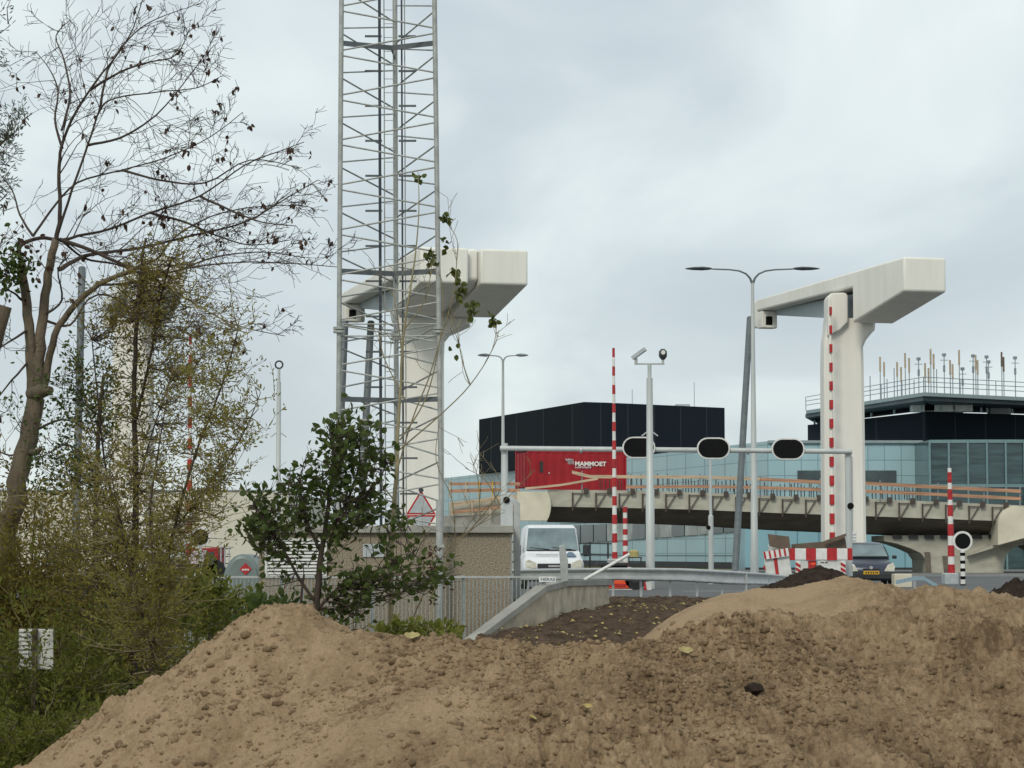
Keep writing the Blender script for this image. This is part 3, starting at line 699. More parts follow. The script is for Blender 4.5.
# portal with three signal heads
Yp = 80.0
pt = thing('signal_portal', 'grey tubular portal spanning the road with three black signal boards', 'signal portal', (P(678,554,Yp).x, Yp, 0))
xa, xb = P(504.5,554,Yp).x, P(850,554,Yp).x; zb_ = P(0,449.5,Yp).z
MB().tube([(P(500,556,Yp).x,Yp-.0,zb_+.04),(P(853,556,Yp).x,Yp,P(0,451.5,Yp).z)], .085, 14).build('cross_pipe', M['pole'], pt, smooth=True)
def pline(u): return P(u, 449.5 + (u-500)/353*2, Yp)
MB().tube([(xa,Yp+.2,-.02),(xa,Yp+.2,P(0,493,Yp).z),(xa,Yp+.2,P(0,492,Yp).z),(xa,Yp+.2,P(0,443,Yp).z)], [.13,.13,.12,.11], 14).build('post', M['pole'], pt, smooth=40)
MB().tube([(xb,Yp+.2,-.02),(xb,Yp+.2,P(0,450,Yp).z)], .115, 14).build('post', M['pole'], pt, smooth=40)
cb = MB().box((P(500.5,556,Yp).x, Yp-.02, -.02), (P(513,556,Yp).x, Yp+.06, P(0,493,Yp).z)).build('control_box', M['pole'], pt, bevel=.02)
for (u, v, yy) in ((506.5,500,Yp-.02), (850.5,506,Yp+.09)):
    c = P(u, v, yy); MB().tube([c + Vector((0,-.05,0)), c], .11, 18).build('round_horn', M['black'], pt, smooth=40)
def stadium(c, w_, h, y0, y1, mb):
    n = 10; pts = []
    for s, a0 in ((1, -90), (-1, 90)):
        for k in range(n + 1):
            a = math.radians(a0 + 180 * k / n); pts.append((c.x + s * (w_ - h) / 2 + math.cos(a) * h / 2, y0, c.z + math.sin(a) * h / 2))
    return mb.prism(pts, (0, y1 - y0, 0))
for u in (638.5, 713, 787.5):
    c = pline(u); c.z = P(0, 447.7 + (u-638)/150*1.5, Yp).z
    w_, h = px(33, Yp), px(21.5, Yp)
    b = stadium(c, w_, h, Yp-.20, Yp-.09, MB()).build('signal_board', M['white'], pt)
    stadium(c, w_ - .095, h - .095, Yp-.215, Yp-.202, MB()).build('signal_face', M['black'], b)
    for s in (-1, 0, 1):
        q = Vector((c.x + s * .3, Yp-.22, c.z)); MB().tube([q, q + Vector((0,.004,0))], .09, 16).build('signal_lens', M['black'], b)
for u in (581, 748): 
    c = pline(u); MB().tube([c + Vector((-.04,0,0)), c + Vector((.04,0,0))], .12, 14).build('flange', M['galv'], pt, smooth=40)
# slender lamp behind the left post
double_lamp('slender pale street lamp with two thin arms rising behind the left portal post', 503, 96, 362, 355.5, 13, .095, .045, head=.5, am='pole', hm='galv')
# camera masts
def camera_mast(label, u, v_top, Y, w_px, heads=2, v_br=430, v_base=None):
    x = P(u, v_top, Y).x; t = thing('camera_mast', label, 'camera mast', (x, Y, 0)); zt_ = P(0, v_top, Y).z; r_ = px(w_px, Y) / 2
    MB().tube([(x,Y,-.02),(x,Y,P(0,490,Y).z),(x,Y,P(0,489,Y).z),(x,Y,zt_-.45)], [r_*1.25,r_*1.2,r_,r_*.85], 12).build('pole', M['pole'], t, smooth=40)
    MB().tube([(x,Y,zt_-.46),(x,Y,zt_)], r_*.55, 10).build('pole_top', M['pole'], t)
    for s in (-1, 1):
        a = Vector((x, Y, P(0, v_br, Y).z)); MB().tube([a, a + Vector((s * px(8, Y), 0, -px(6, Y)))], .022, 6).build('side_arm', M['pole'], t)
    if heads == 2:
        MB().bar((x-px(15,Y),Y,zt_), (x+px(15,Y),Y,zt_), .06, .05).build('top_bar', M['galv'], t)
        c = Vector((x - px(13.5,Y), Y, zt_)); hd = MB().tube([c, c + Vector((0,0,.18))], .05, 8).build('camera_bracket', M['galv'], t)
        MB().bar(c + Vector((-.12,0,.18)), c + Vector((.30,-.1,.48)), .16, .13).build('camera', M['signg'], t, bevel=.02)
        c = Vector((x + px(13.5,Y), Y, zt_)); MB().tube([c, c + Vector((0,0,.16))], .04, 8).build('camera_bracket', M['galv'], t)
        MB().tube([c + Vector((0,0,.14)), c + Vector((0,0,.24)), c + Vector((0,0,.40)), c + Vector((0,0,.48))], [.06,.13,.13,.06], 14).build('dome_camera', M['lampdark'], t, smooth=50)
        MB().tube([c + Vector((0,-.14,.36)), c + Vector((0,-.125,.36))], .07, 12).build('camera_lens', M['white'], t)
    else:
        c = Vector((x, Y, zt_)); m = MB(); n = 20; rings = []
        for k in range(n + 1):
            a = 2*math.pi*k/n; rings.append([c + Vector((math.cos(a)*(.13+.03*math.cos(b)), .03*math.sin(b), .15 + math.sin(a)*(.13+.03*math.cos(b)))) for b in (0,1.57,3.14,4.71)])
        m.loft(rings, cap=False).build('ring_head', M['lampdark'], t)
    return t
camera_mast('pale camera mast with two cameras on a T shaped top before the left signal board', 649.5, 364, 76, 7.2)
camera_mast('pale slender mast with small ring on top, left of the lattice mast', 279, 369, 84, 5.0, heads=1, v_br=431)
tp_ = thing('slim_pole', 'slim pale pole with a wider foot under the middle signal board', 'pole', (P(711,556,88).x, 88, 0))
x = P(711,556,88).x
MB().tube([(x,88,-.02),(x,88,P(0,516,88).z),(x,88,P(0,515,88).z),(x,88,P(0,460,88).z)], [.10,.095,.055,.045], 12).build('pole', M['pole'], tp_, smooth=40)
c = P(708.5,527.5,87.9); MB().tube([c, c+Vector((0,.1,0))], .08, 12).build('horn', M['black'], tp_)

# red and white barrier booms (raised)
def boom(label, u0, v0, u1, v1, Y, r0, r1, bands, dark_above=None, group='raised red and white barrier booms', base=None, wire=True):
    a, b = P(u0, v0, Y), P(u1, v1, Y)
    t = thing('barrier_boom', label, 'barrier boom', (a.x, Y, a.z if base is None else base), group)
    n = len(bands) - 1 if isinstance(bands, list) else bands
    ed = bands if isinstance(bands, list) else [i / bands for i in range(bands + 1)]
    w_ = MB(); w_.tube([a, b], [r0, r1], 10).build('boom', M['white'], t, smooth=True)
    for i in range(0, n, 2):
        p, q2 = a.lerp(b, ed[i]), a.lerp(b, ed[i+1]); ra = r0 + (r1-r0)*ed[i] + .006; rb = r0 + (r1-r0)*ed[i+1] + .006
        MB().tube([p, q2], [ra, rb], 10).build('red_band', M['red'], t, smooth=40)
    return t
t = boom('tall red and white barrier boom standing upright between van and camera mast', 615, 580, 613.5, 348, 78, .088, .036, 25)
MB().box((P(615,556,78).x-.25, 77.8, -.02), (P(615,556,78).x+.25, 78.35, .95)).build('drive_cabinet', M['galv'], t, bevel=.03)
t = boom('short red and white barrier boom right beside the tall one behind the guard rail', 625.5, 568, 625, 507, 82, .09, .07, 11)
MB().box((P(625.5,556,82).x-.2, 81.85, -.02), (P(625.5,556,82).x+.2, 82.3, P(0,567,82).z)).build('drive_cabinet', M['galv'], t, bevel=.03)
t = boom('red and white barrier boom standing upright in front of the round signal at the right', 951.5, 574, 949.5, 468, 88, .13, .07, [0,.09,.165,.27,.36,.47,.545,.65,.70,.80,.86,.96,1.0])
MB().box((P(943,556,88).x, 87.7, -.02), (P(957,556,88).x, 88.4, P(0,573,88).z)).build('drive_cabinet', M['signg'], t, bevel=.04)
t = boom('thin red and white barrier boom rising behind the willow leaves', 189, 575, 190.5, 334, 90, .12, .05, 23)
MB().box((P(189,556,90).x-.25, 89.8, -.02), (P(189,556,90).x+.25, 90.3, .8)).build('drive_cabinet', M['signg'], t, bevel=.04)
# the boom in front of the right gantry column: slim white boom, short separate red marks
a, b = P(832.5, 552, 100.2), P(830, 300, 100.2)
t = thing('barrier_boom', 'long barrier boom with short red marks standing upright before the right gantry column', 'barrier boom', (a.x, 100.2, 0), 'raised red and white barrier booms')
MB().tube([Vector((a.x, 100.2, .6)), b], [.10, .05], 10).build('boom', M['cream'], t, smooth=True)
MB().box((a.x-.3, 99.9, -.02), (a.x+.3, 100.5, .9)).build('drive_cabinet', M['signg'], t, bevel=.04)
v = 307.0
while v < 555:
    ln = 8 + (v - 307) * .012; hw = .05 + .05 * (v - 307) / 240
    u = 830.5 + (v - 307) / 250 * 2
    p, q2 = P(u, v, 100.13), P(u + .1, v + ln, 100.13)
    MB().box((p.x - hw, 100.04, q2.z), (p.x + hw, 100.3, p.z)).build('red_mark', M['red'], t)
    v += 18.6 + (0.3 if v > 400 else 0)
# round signals
def round_signal(label, u, v, Y, r_, banded=True):
    c = P(u, v, Y); t = thing('round_signal', label, 'round signal', (c.x, Y, 0))
    MB().tube([c + Vector((0,-.03,0)), c + Vector((0,.02,0))], r_, 32).build('white_rim', M['white'], t, smooth=40)
    MB().tube([c + Vector((0,-.05,0)), c + Vector((0,-.031,0))], r_ * .78, 32).build('black_disc', M['black'], t, smooth=40)
    if banded:
        zb0 = -.02; zt0 = c.z - r_
        p = MB().tube([(c.x, Y+.01, zb0), (c.x, Y+.01, zt0)], .085, 12).build('post', M['white'], t, smooth=True)
        n = 9
        for i in range(0, n, 2): 
            z0_, z1_ = zt0 + (zb0 - zt0) * (i + .45) / n, zt0 + (zb0 - zt0) * (i + 1.25) / n
            MB().tube([(c.x, Y+.01, z1_), (c.x, Y+.01, z0_)], .091, 12).build('black_band', M['black'], p, smooth=40)
    else: MB().tube([(c.x, Y+.06, -.02), (c.x, Y+.06, c.z)], .05, 10).build('post', M['pole'], t, smooth=True)
round_signal('round black signal with broad white rim on a black and white banded post', 962.5, 541, 84, .345)
round_signal('round black signal with thin rim seen between the willow and the leafy shrub', 200.5, 537, 86, .36, False)
# double triangle warning sign
Ys = 66
tw = thing('warning_sign', 'red edged triangular sign panels standing point to point beside the mast foot', 'warning sign', (P(421,554,Ys).x, Ys, -.9))
def tri(pts, y, ins, mt1, mt2, nm):
    c = sum(((Vector(p)) for p in pts), Vector()) / 3
    o = MB().prism(pts, (0,.03,0)).build(nm, mt1, tw)
    MB().prism([Vector(p).lerp(c, ins) + Vector((0,-.006,0)) for p in pts], (0,.005,0)).build('sign_face', mt2, o)
tri([P(421,490,Ys), P(436,514.5,Ys), P(406,514.5,Ys)], Ys, .20, M['red'], M['signg'], 'triangle_panel')
tri([P(406,515,Ys+.001), P(436,515,Ys+.001), P(421,541,Ys+.001)], Ys, .20, M['red'], M['signg'], 'triangle_panel')
MB().tube([(P(421,556,Ys).x, Ys+.07, -.95), (P(421,556,Ys).x, Ys+.07, P(0,491,Ys).z)], .035, 8).build('post', M['galv'], tw)
c = P(421,490,Ys-.02); MB().tube([c, c+Vector((0,.08,0))], .07, 12).build('warning_light', M['lampdark'], tw)

# ------------------------------------------------------------------ striped barricade and what stands behind it
Yk = 76.0
bc = thing('barricade', 'red and white striped barricade beam on panels in front of the parked dark car', 'barricade', (P(822,554,Yk).x, Yk, 0))
bm_ = MB().box((P(790,556,Yk).x, Yk, P(0,560,Yk).z), (P(852,556,Yk).x, Yk+.12, P(0,548.5,Yk).z)).build('striped_beam', M['white'], bc, bevel=.02)
for (a, b) in ((789.6,795),(806,816),(827,837),(847.5,852.4)):
    MB().box((P(a,556,Yk).x, Yk-.008, P(0,560.3,Yk).z), (P(b,556,Yk).x, Yk+.128, P(0,548.2,Yk).z)).build('red_stripe', M['red'], bm_)
for (a, b) in ((796,808),(818,842)):
    MB().box((P(a,556,Yk).x, Yk+.04, P(0,579,Yk).z), (P(b,556,Yk).x, Yk+.07, P(0,560.5,Yk).z)).build('white_panel', M['dirtywhite'], bc)
p_ = MB().box((P(808.3,556,Yk).x, Yk+.03, P(0,576,Yk).z), (P(816.5,556,Yk).x, Yk+.075, P(0,560.5,Yk).z)).build('red_panel', M['red'], bc)
MB().box((P(811,556,Yk).x, Yk+.02, P(0,565,Yk).z), (P(815.5,556,Yk).x, Yk+.029, P(0,562.8,Yk).z)).build('orange_lamp', M['orange'], p_)
for u in (798, 843):
    o = MB().box((P(u-2.5,556,Yk).x, Yk+.0, -.02), (P(u+2.5,556,Yk).x, Yk+.03, P(0,560.5,Yk).z)).build('leg', M['white'], bc)
    for k in range(4):
        z = P(0, 562 + k * 5, Yk).z; xa_, xb_ = P(u-2.4,556,Yk).x, P(u+2.4,556,Yk).x
        MB().prism([(xa_, Yk-.006, z), (xb_, Yk-.006, z-.09), (xb_, Yk-.006, z-.19), (xa_, Yk-.006, z-.10)], (0,.005,0)).build('red_stripe', M['red'], o)
wp = MB()
for k, (a, b) in enumerate(((0,.02),(.03,.04),(.05,.09),(.11,.12),(.13,.17),(.18,.19))): wp.box((P(820.5,556,Yk).x + a*.95*1.3, Yk+.034, P(0,563.2+(k%2)*.3,Yk).z), (P(820.5,556,Yk).x + b*.95*1.3, Yk+.0395, P(0,561.8,Yk).z))
wp.build('faded_lettering', M['trim'], bc)
# leaning striped panels to the left
lp = thing('barrier_panel_stack', 'leaning stack of white barrier panels with red striped top edge left of the barricade', 'barrier panels', (P(776,554,Yk-1).x, Yk-1, 0))
MB().prism([P(763.5,553,Yk-1), P(788,549,Yk-1), P(792,575,Yk-1), P(766,577,Yk-1)], (0,.06,0)).build('panel', M['dirtywhite'], lp)
st = MB().prism([P(763,552,Yk-1.1), P(788,548,Yk-1.1), P(789,556,Yk-1.1), P(765,559.5,Yk-1.1)], (0,.09,0)).build('top_strip', M['white'], lp)
for k in range(5):
    u = 763.4 + k * 5.0; v = 552 - k * .8
    MB().prism([P(u,v-.2,Yk-1.11), P(u+1.7,v-.5,Yk-1.11), P(u+3.2,v+6.8,Yk-1.11), P(u+1.2,v+7.2,Yk-1.11)], (0,.008,0)).build('red_stripe', M['red'], st)
MB().prism([P(773.5,558,Yk-1.02), P(777,557.5,Yk-1.02), P(779,575,Yk-1.02), P(776,575.5,Yk-1.02)], (0,.018,0)).build('red_leg', M['red'], lp)
MB().prism([P(763,567,Yk-1.02), P(765,565,Yk-1.02), P(766,571,Yk-1.02)], (0,.018,0)).build('red_corner', M['red'], lp)
def sheet(label, pts, Y, d, name='steel_sheet'):
    o = MB().prism([P(u, v, Y) for u, v in pts], (0, d, 0)).build(name, M['plate']); return tag(o, label, 'steel sheet')
sheet('upright rusty brown sheet standing behind the leaning barrier panels', [(768,534),(789,536.5),(791,552),(770,546)], 78, .12)
sheet('long low rusty brown sheet lying behind the striped barricade beam', [(795,544),(826,541.5),(845,537),(847,549),(795,549)], 78.2, 1.0)
o = MB().prism([P(824,541,77.9), P(836,537,77.9), P(846,533.5,77.9), P(846.5,536,77.9), P(837,540.5,77.9)], (0,.15,0)).build('bent_sheet', M['plate']); tag(o, 'bent rusty strip curling up on top of the long brown sheet', 'steel sheet')
o = MB().box((P(770,556,78.6).x, 78.6, -.02), (P(789,556,78.6).x, 79.2, P(0,544.5,78.6).z)).build('white_crate', M['dirtywhite'], bevel=.03); tag(o, 'dirty white box under the upright rusty sheet', 'box')
# louvred white board on the gantry column foot
nb_ = thing('louvred_board', 'small white board with grey slats in front of the gantry foot above the dark car', 'board', (P(850,556,99.9).x, 99.9, 0))
MB().box((P(844,556,99.9).x, 99.9, P(0,543,99.9).z), (P(857,556,99.9).x, 99.96, P(0,531.5,99.9).z)).build('board', M['white'], nb_)
for k in range(3): MB().box((P(845,556,99.9).x, 99.885, P(0,535.2+k*3,99.9).z), (P(856,556,99.9).x, 99.899, P(0,534+k*3,99.9).z)).build('slat', M['signg'], nb_)
MB().box((P(850,556,99.9).x-.04, 99.97, 0), (P(850,556,99.9).x+.04, 100.03, P(0,535,99.9).z)).build('post', M['galv'], nb_)
# low white block and pale blue rail at the right
o = thing('concrete_block', 'low white concrete block on the road edge right of the dark car', 'concrete block', (P(904,556,80).x, 80, 0))
MB().box((P(894,556,80).x, 80, -.01), (P(912,556,80).x, 80.6, P(0,574,80).z)).build('block', M['concl'], o, bevel=.03)
o = thing('blue_guide_rail', 'pale blue curved guide rail beside the road in front of the viaduct pier', 'guide rail', (P(920,556,76).x, 76, 0))
pts = [P(896,582,72), P(915,578,74), P(924,578,76), P(934,584,77), P(945,590,78)]
rings = [[p + Vector((0,0,.05)), p + Vector((0,.06,.05)), p + Vector((0,.06,-.07)), p + Vector((0,0,-.07))] for p in pts]
MB().loft(rings).build('rail', M['blue'], o, smooth=30)
for p in pts[1::2]: MB().box((p.x-.04, p.y+.07, 0), (p.x+.04, p.y+.15, p.z)).build('post', M['galv'], o)
# black tube railing right of the van
o = thing('black_railing', 'thin black tube railing along the road right of the white van', 'railing', (P(600,556,79.3).x, 79.3, 0))
for v in (543.5, 554.5): MB().tube([P(566,v-.5,79.3), P(612,v+.3,79.3)], .022, 6).build('rail', M['trim'], o)
for u in (566.5, 590, 608): MB().tube([(P(u,556,79.3).x,79.3,-.02), P(u,542,79.3)], .03, 6).build('post', M['trim'], o)
# orange road works trailer
o = thing('works_trailer', 'orange road works trailer with black wheel seen under the guard rail', 'trailer', (P(625,556,74).x, 74, 0))
Yt = 74
MB().box((P(600,556,Yt).x, Yt, P(0,588.5,Yt).z), (P(630,556,Yt).x, Yt+2.2, P(0,580,Yt).z)).build('body', M['orange'], o, bevel=.04)
MB().box((P(597,556,Yt).x, Yt-.12, P(0,565.5,Yt).z), (P(642,556,Yt).x, Yt+2.3, P(0,563,Yt).z)).build('platform', M['trim'], o)
MB().box((P(600,556,Yt).x, Yt-.05, P(0,591,Yt).z), (P(632,556,Yt).x, Yt+.2, P(0,589,Yt).z)).build('white_bumper', M['dirtywhite'], o)
MB().box((P(604,556,Yt).x, Yt-.02, P(0,586.5,Yt).z), (P(626,556,Yt).x, Yt-.005, P(0,583.8,Yt).z)).build('reflector', M['red'], o)
MB().box((P(603,556,Yt).x, Yt+.3, P(0,580,Yt).z), (P(628,556,Yt).x, Yt+2.0, P(0,565.6,Yt).z)).build('engine_box', M['trim'], o)
for yy in (0, 1.9):
    wl = MB().tube([(P(631,556,Yt).x, Yt+.25+yy, .32), (P(640,556,Yt).x, Yt+.25+yy, .32)], .33, 20).build('wheel', M['darkrub'], o, smooth=40) if False else MB().tube([(P(635.5,556,Yt).x, Yt+yy, .33), (P(635.5,556,Yt).x, Yt+.2+yy, .33)], .33, 22).build('wheel', M['darkrub'], o, smooth=40)
    MB().tube([(P(635.5,556,Yt).x, Yt-.012+yy, .33), (P(635.5,556,Yt).x, Yt-.001+yy, .33)], .13, 14).build('hub', M['trim'], wl)
for u in (629, 641):
    MB().tube([P(u,563,Yt), P(u,557,Yt)], .02, 6).build('rack_post', M['trim'], o)
MB().tube([P(628,557.5,Yt), P(642,557.5,Yt)], .02, 6).build('rack_rail', M['trim'], o)
o = MB().tube([P(634,558.0,Yt+.3), P(634,551.5,Yt+.3), P(634,549.8,Yt+.3)], [.15,.15,.08], 14).build('jerry_can', mat('ochre_plastic', (.42,.36,.14), .5), smooth=50)
tag(o, 'ochre yellow plastic drum on the rack of the orange trailer', 'drum')
# striped foot of a beacon further right
o = thing('beacon', 'faded red and white beacon foot on the road right of the trailer wheel', 'beacon', (P(649,556,73.5).x, 73.5, 0))
MB().box((P(644,556,73.5).x, 73.4, 0.006), (P(651,556,73.5).x, 73.6, P(0,582,73.5).z)).build('panel', M['dirtywhite'], o)
MB().prism([P(644,590,73.38), P(647,590,73.38), P(645.5,582,73.38), P(644,582,73.38)], (0,.015,0)).build('red_stripe', M['red'], o)

# ================================================================== VIADUCT
Yv = 140.0
vd = thing('viaduct', 'concrete viaduct under construction with timber edge boards and brackets', 'viaduct', (P(760,554,Yv).x, Yv, 0))
def itp(u, tab):
    for (a, x), (b, y) in zip(tab[:-1], tab[1:]):
        if u <= b: return x + (y - x) * max(0, (u - a)) / (b - a)
    return tab[-1][1]
Tt = [(440,491),(550,489.5),(680,491.5),(772,496),(864,498.5),(1000,504.5),(1100,509)]
Bt = [(440,507),(550,506.5),(680,509),(772,512.8),(864,516),(1000,521),(1100,525)]
St = [(440,521),(550,521),(680,523.5),(772,529),(864,533),(930,536),(1100,542)]
us = [548,580,620,660,700,740,780,820,860,900,940,980,1010,1060,1110]
MB().loft([[P(u, itp(u,Tt), Yv), P(u, itp(u,Tt), Yv) + Vector((0,11,0)), P(u, itp(u,Bt), Yv) + Vector((0,11,0)), P(u, itp(u,Bt), Yv)] for u in us]).build('deck', M['conc'], vd)
g_ = []
for u in us[:]:
    u_ = min(u, 1003); a = P(u_, itp(u_,Bt)-.4, Yv+.35); b = P(u_, itp(u_,St), Yv+2.6); 
    g_.append([a, b, b + Vector((0,5.5,0)), a + Vector((0,10,0))])
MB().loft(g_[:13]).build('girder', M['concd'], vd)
# barrel shaped ends of the edge beam
def barrel(u0, u1, v0, v1, bul):
    n = 10; pts = []
    for k in range(n + 1):
        t = k / n; pts.append((u1 - bul + bul * math.sin(math.pi * t) ** .8, v0 + (v1 - v0) * t))
    pts += [(u0, v1), (u0, v0)]
    return MB().prism([P(u, v, Yv-.5) for u, v in pts], (0, 1.4, 0)).build('barrel_end', M['concl'], vd)
barrel(517, 551, 491.5, 520.5, 4)
a = MB(); n = 16; rings = []
cc = P(1016, 528, Yv)
for yy, k in ((0, 1), (0, 1)): pass
pts = []
for k in range(n + 1):
    ang = math.pi - math.pi * .62 * k / n
    pts.append((1016 + 18 * math.cos(ang), 525 - 19 * math.sin(ang)))
pts += [(1100, 513), (1100, 545), (1024, 538), (998, 545)]
MB().prism([P(u, v, Yv-.6) for u, v in pts], (0, 4, 0)).build('rounded_end', M['concl'], vd)
# pier with flare and arch
pts = [(884,535.5),(884,541),(897,543.5),(910,548),(921,553),(926,560),(927,582.5),(1003,582.5),(1004,566),(1006,556),(1012,548.5),(1021,545),(1034,545.5),(1046,553),(1051,566),(1052,582.5),(1110,582.5),(1110,540),(1003,535)]
MB().prism([P(u, v, Yv+1.6) for u, v in pts], (0, 5, 0)).build('pier', M['conc'], vd)
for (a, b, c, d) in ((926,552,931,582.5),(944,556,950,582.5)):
    MB().prism([P(a-1.5,b,Yv+1.5), P(c-1,b,Yv+1.5), P(c+1,d,Yv+1.5), P(a+1.5,d,Yv+1.5)], (0,.08,0)).build('dark_support', M['concd'], vd)  # dark leaning supports as thin plates before the pier face, nothing hollowed out
bx_ = MB()
for k in range(7):
    u = 893 + k * 16; bx_.prism([P(u,534.5,Yv+1.4), P(u+9,535,Yv+1.4), P(u+9,539,Yv+1.4), P(u,538.5,Yv+1.4)], (0,.5,0)).build('bearing', M['trim'], vd); bx_ = MB()
# raised haunch
MB().prism([P(968,556,Yv+1.0), P(1000,541,Yv+1.0), P(1030,536,Yv+1.0), P(1110,536,Yv+1.0), P(1110,541,Yv+1.0), P(1030,540,Yv+1.0), P(1003,545,Yv+1.0)], (0,.55,0)).build('haunch', M['conc'], vd)
# abutment on the left
MB().prism([P(443,516,Yv+1), P(519,515,Yv+1), P(519,526,Yv+1), P(512,582,Yv+1), P(443,582,Yv+1)], (0,8,0)).build('abutment', M['concg'], vd)
MB().prism([P(449,502,Yv+1.2), P(519,495,Yv+1.2), P(519,514.9,Yv+1.2), P(449,515.9,Yv+1.2)], (0,6,0)).build('ramp_wall', M['conc'], vd)
# timber edge protection
def board(tab, th, mt, Y=Yv-.15, u_list=None):
    ul = u_list or [p[0] for p in tab]
    MB().loft([[P(u, itp(u,tab), Y), P(u, itp(u,tab), Y) + Vector((0,.06,0)), P(u, itp(u,tab)+th, Y) + Vector((0,.06,0)), P(u, itp(u,tab)+th, Y)] for u in ul]).build('edge_board', M[mt], vd)
board([(572,470.5),(590,475),(700,475.5),(760,477.5)], 3.2, 'woodl', Yv-.2)
board([(760.5,477.5),(820,480.5),(864,481.5),(930,485),(1021,489.5)], 3.4, 'wood', Yv-.2)
board([(626,485.5),(700,485),(760,486)], 3.0, 'wood')
board([(760.5,486),(820,488),(864,489.5),(930,492.5),(1021,497)], 3.2, 'wood')
board([(525,487.5),(560,484),(598,477.5)], 2.2, 'woodl', Yv-.3)
board([(449,482.5),(500,482),(520,482.5)], 3, 'wood', Yv+1)
board([(449,489.5),(500,488),(520,489)], 3.4, 'wood', Yv+1)
board([(451,503),(500,496),(520,494.5)], 3.6, 'woodl', Yv+.7)
board([(451,511),(500,505.5),(520,504.5)], 3, 'wood', Yv+.7)
for u, mt in ((449.6,'woodl'),(466,'woodl'),(479,'yellow'),(492.5,'yellow'),(507,'woodl')):
    MB().box((P(u-.7,556,Yv+.9).x, Yv+.82, P(0,497,Yv+.9).z), (P(u+.7,556,Yv+.9).x, Yv+.95, P(0,481,Yv+.9).z)).build('edge_post', M[mt], vd)
for u in (452, 472, 490):
    MB().box((P(u-.6,556,Yv+.6).x, Yv+.55, P(0,516,Yv+.6).z), (P(u+.6,556,Yv+.6).x, Yv+.65, P(0,502-(u-452)*.12,Yv+.6).z)).build('edge_post', M['woodl'], vd)
for u in (582, 628, 700, 760, 820, 880, 938, 984, 1020):
    MB().tube([P(u,itp(u,Tt)+1,Yv-.08), P(u,itp(u,Tt)-19,Yv-.08)], .035, 6).build('edge_post', M['railm'], vd)
# rebar starter bars
q = random.Random(4); proto = None; u = 600.0; nr = 0
while u < 925 and nr < 98:
    c = P(u, itp(u,Tt), Yv+.5)
    if proto is None:
        proto = MB().tube([c + Vector((0,0,-.1)), c + Vector((0,0,.82))], .03, 5).build('starter_bar', M['rebar'], vd); pc = c
    else:
        o = proto.copy(); C.objects.link(o); o.location = c - pc + Vector((0,0,q.uniform(-.12,.08))); o.rotation_euler = (0, q.uniform(-.02,.02), 0)
    u += 3.3; nr += 1
# formwork brackets under the edge
bq = None; k = 0
for i in range(19):
    u = 572.5 + i * 23.3
    c = P(u, itp(u,Tt), Yv)
    if bq is None:
        m = MB(); m.bar(c+Vector((0,-.10,-.15)), c+Vector((0,-.10,-1.2)), .08, .08); m.bar(c+Vector((.05,-.10,-.2)), c+Vector((.7,-.10,-.2)), .045, .045)
        m.bar(c+Vector((.08,-.10,-1.0)), c+Vector((.55,-.10,-.25)), .05, .05); bq = m.build('bracket', M['rebar'], vd); bc0 = c
        cl_ = MB(); cl_.box(c+Vector((.66,-.28,-.22)), c+Vector((.92,-.03,.10))); clp = cl_.build('clamp', M['rebar'], bq)
    else:
        o = bq.copy(); C.objects.link(o); o.location = c - bc0
        o2 = clp.copy(); C.objects.link(o2); o2.parent = o
    
# red container on the deck
ct = thing('shipping_container', 'bright red shipping container with white lettering standing on the viaduct deck', 'container', (P(527.5,488,147.5).x, 147.5, P(0,489.5,147.5).z), rz=R(18))
Wd, Dp, Ht = 6.5, 2.44, 2.42
def lbox(a, b, nm, mt, par, bevel=0): return MB().box(a, b).build(nm, mt, par, local=True, bevel=bevel)
m = MB(); n = 44; top = [];                      # corrugated long side
for i in range(n + 1):
    x = .1 + (Wd - .2) * i / n; top.append((x, -.0 if (i // 2) % 2 else .035))
pl = [(x, y, .12) for x, y in top] + [(Wd - .1, Dp, .12), (.1, Dp, .12)]
m.prism(pl, (0, 0, Ht - .24)); body = m.build('body', M['redc'], ct, local=True)
for (x0, x1) in ((0,.12),(Wd-.12,Wd)):
    for (y0, y1) in ((-.01,.12),(Dp-.12,Dp+.01)): lbox((x0,y0,0),(x1,y1,Ht),'corner_post',M['redc'],ct)
for z in (0, Ht-.13): lbox((.121,-.012,z),(Wd-.121,.1,z+.13),'side_rail',M['redc'],ct)
lbox((.13,.05,Ht-.02),(Wd-.13,Dp-.02,Ht+.01),'roof',M['redc'],ct)
for k in range(2): lbox((-.02, .15+k*1.1, .15),(.02, 1.2+k*1.1, Ht-.15),'door',M['redc'],ct)
for k in range(4): MB().tube([(-.05,.3+k*.6,.15),(-.05,.3+k*.6,Ht-.15)],.02,6).build('lock_bar',M['redc'],ct,local=True)
lbox((.85-.05,-.035,1.05),(1.0,-.008,1.75),'dark_vent',M['trim'],ct)
ORG[ct.name] = (0,0,0)
text3d('MAMMOET', .37, (3.07,-.05,1.50), M['white'], ct, bold=.012, width=2.05, ext=.012)
lg = MB(); 
for k in range(5): 
    x = 2.67 + k*.075; h0_ = 1.56 + .0*k; lg.prism([(x-.05*(4-k)*.3, -.05, 1.58), (x+.035-.05*(4-k)*.3, -.05, 1.58), (x+.035-.03, -.05, 1.86-.01*k), (x-.03, -.05, 1.86-.01*k)], (0,.02,0))
lg.prism([(2.43,-.05,1.92),(2.55,-.05,1.76),(2.60,-.05,1.80),(2.51,-.05,1.92)], (0,.02,0)); lg.prism([(2.53,-.05,1.86),(2.97,-.05,1.86),(2.97,-.05,1.89),(2.65,-.05,1.93)], (0,.02,0))
lg.build('logo', M['signg'], ct, local=True)
sm = MB(); q = random.Random(2); x = 3.09
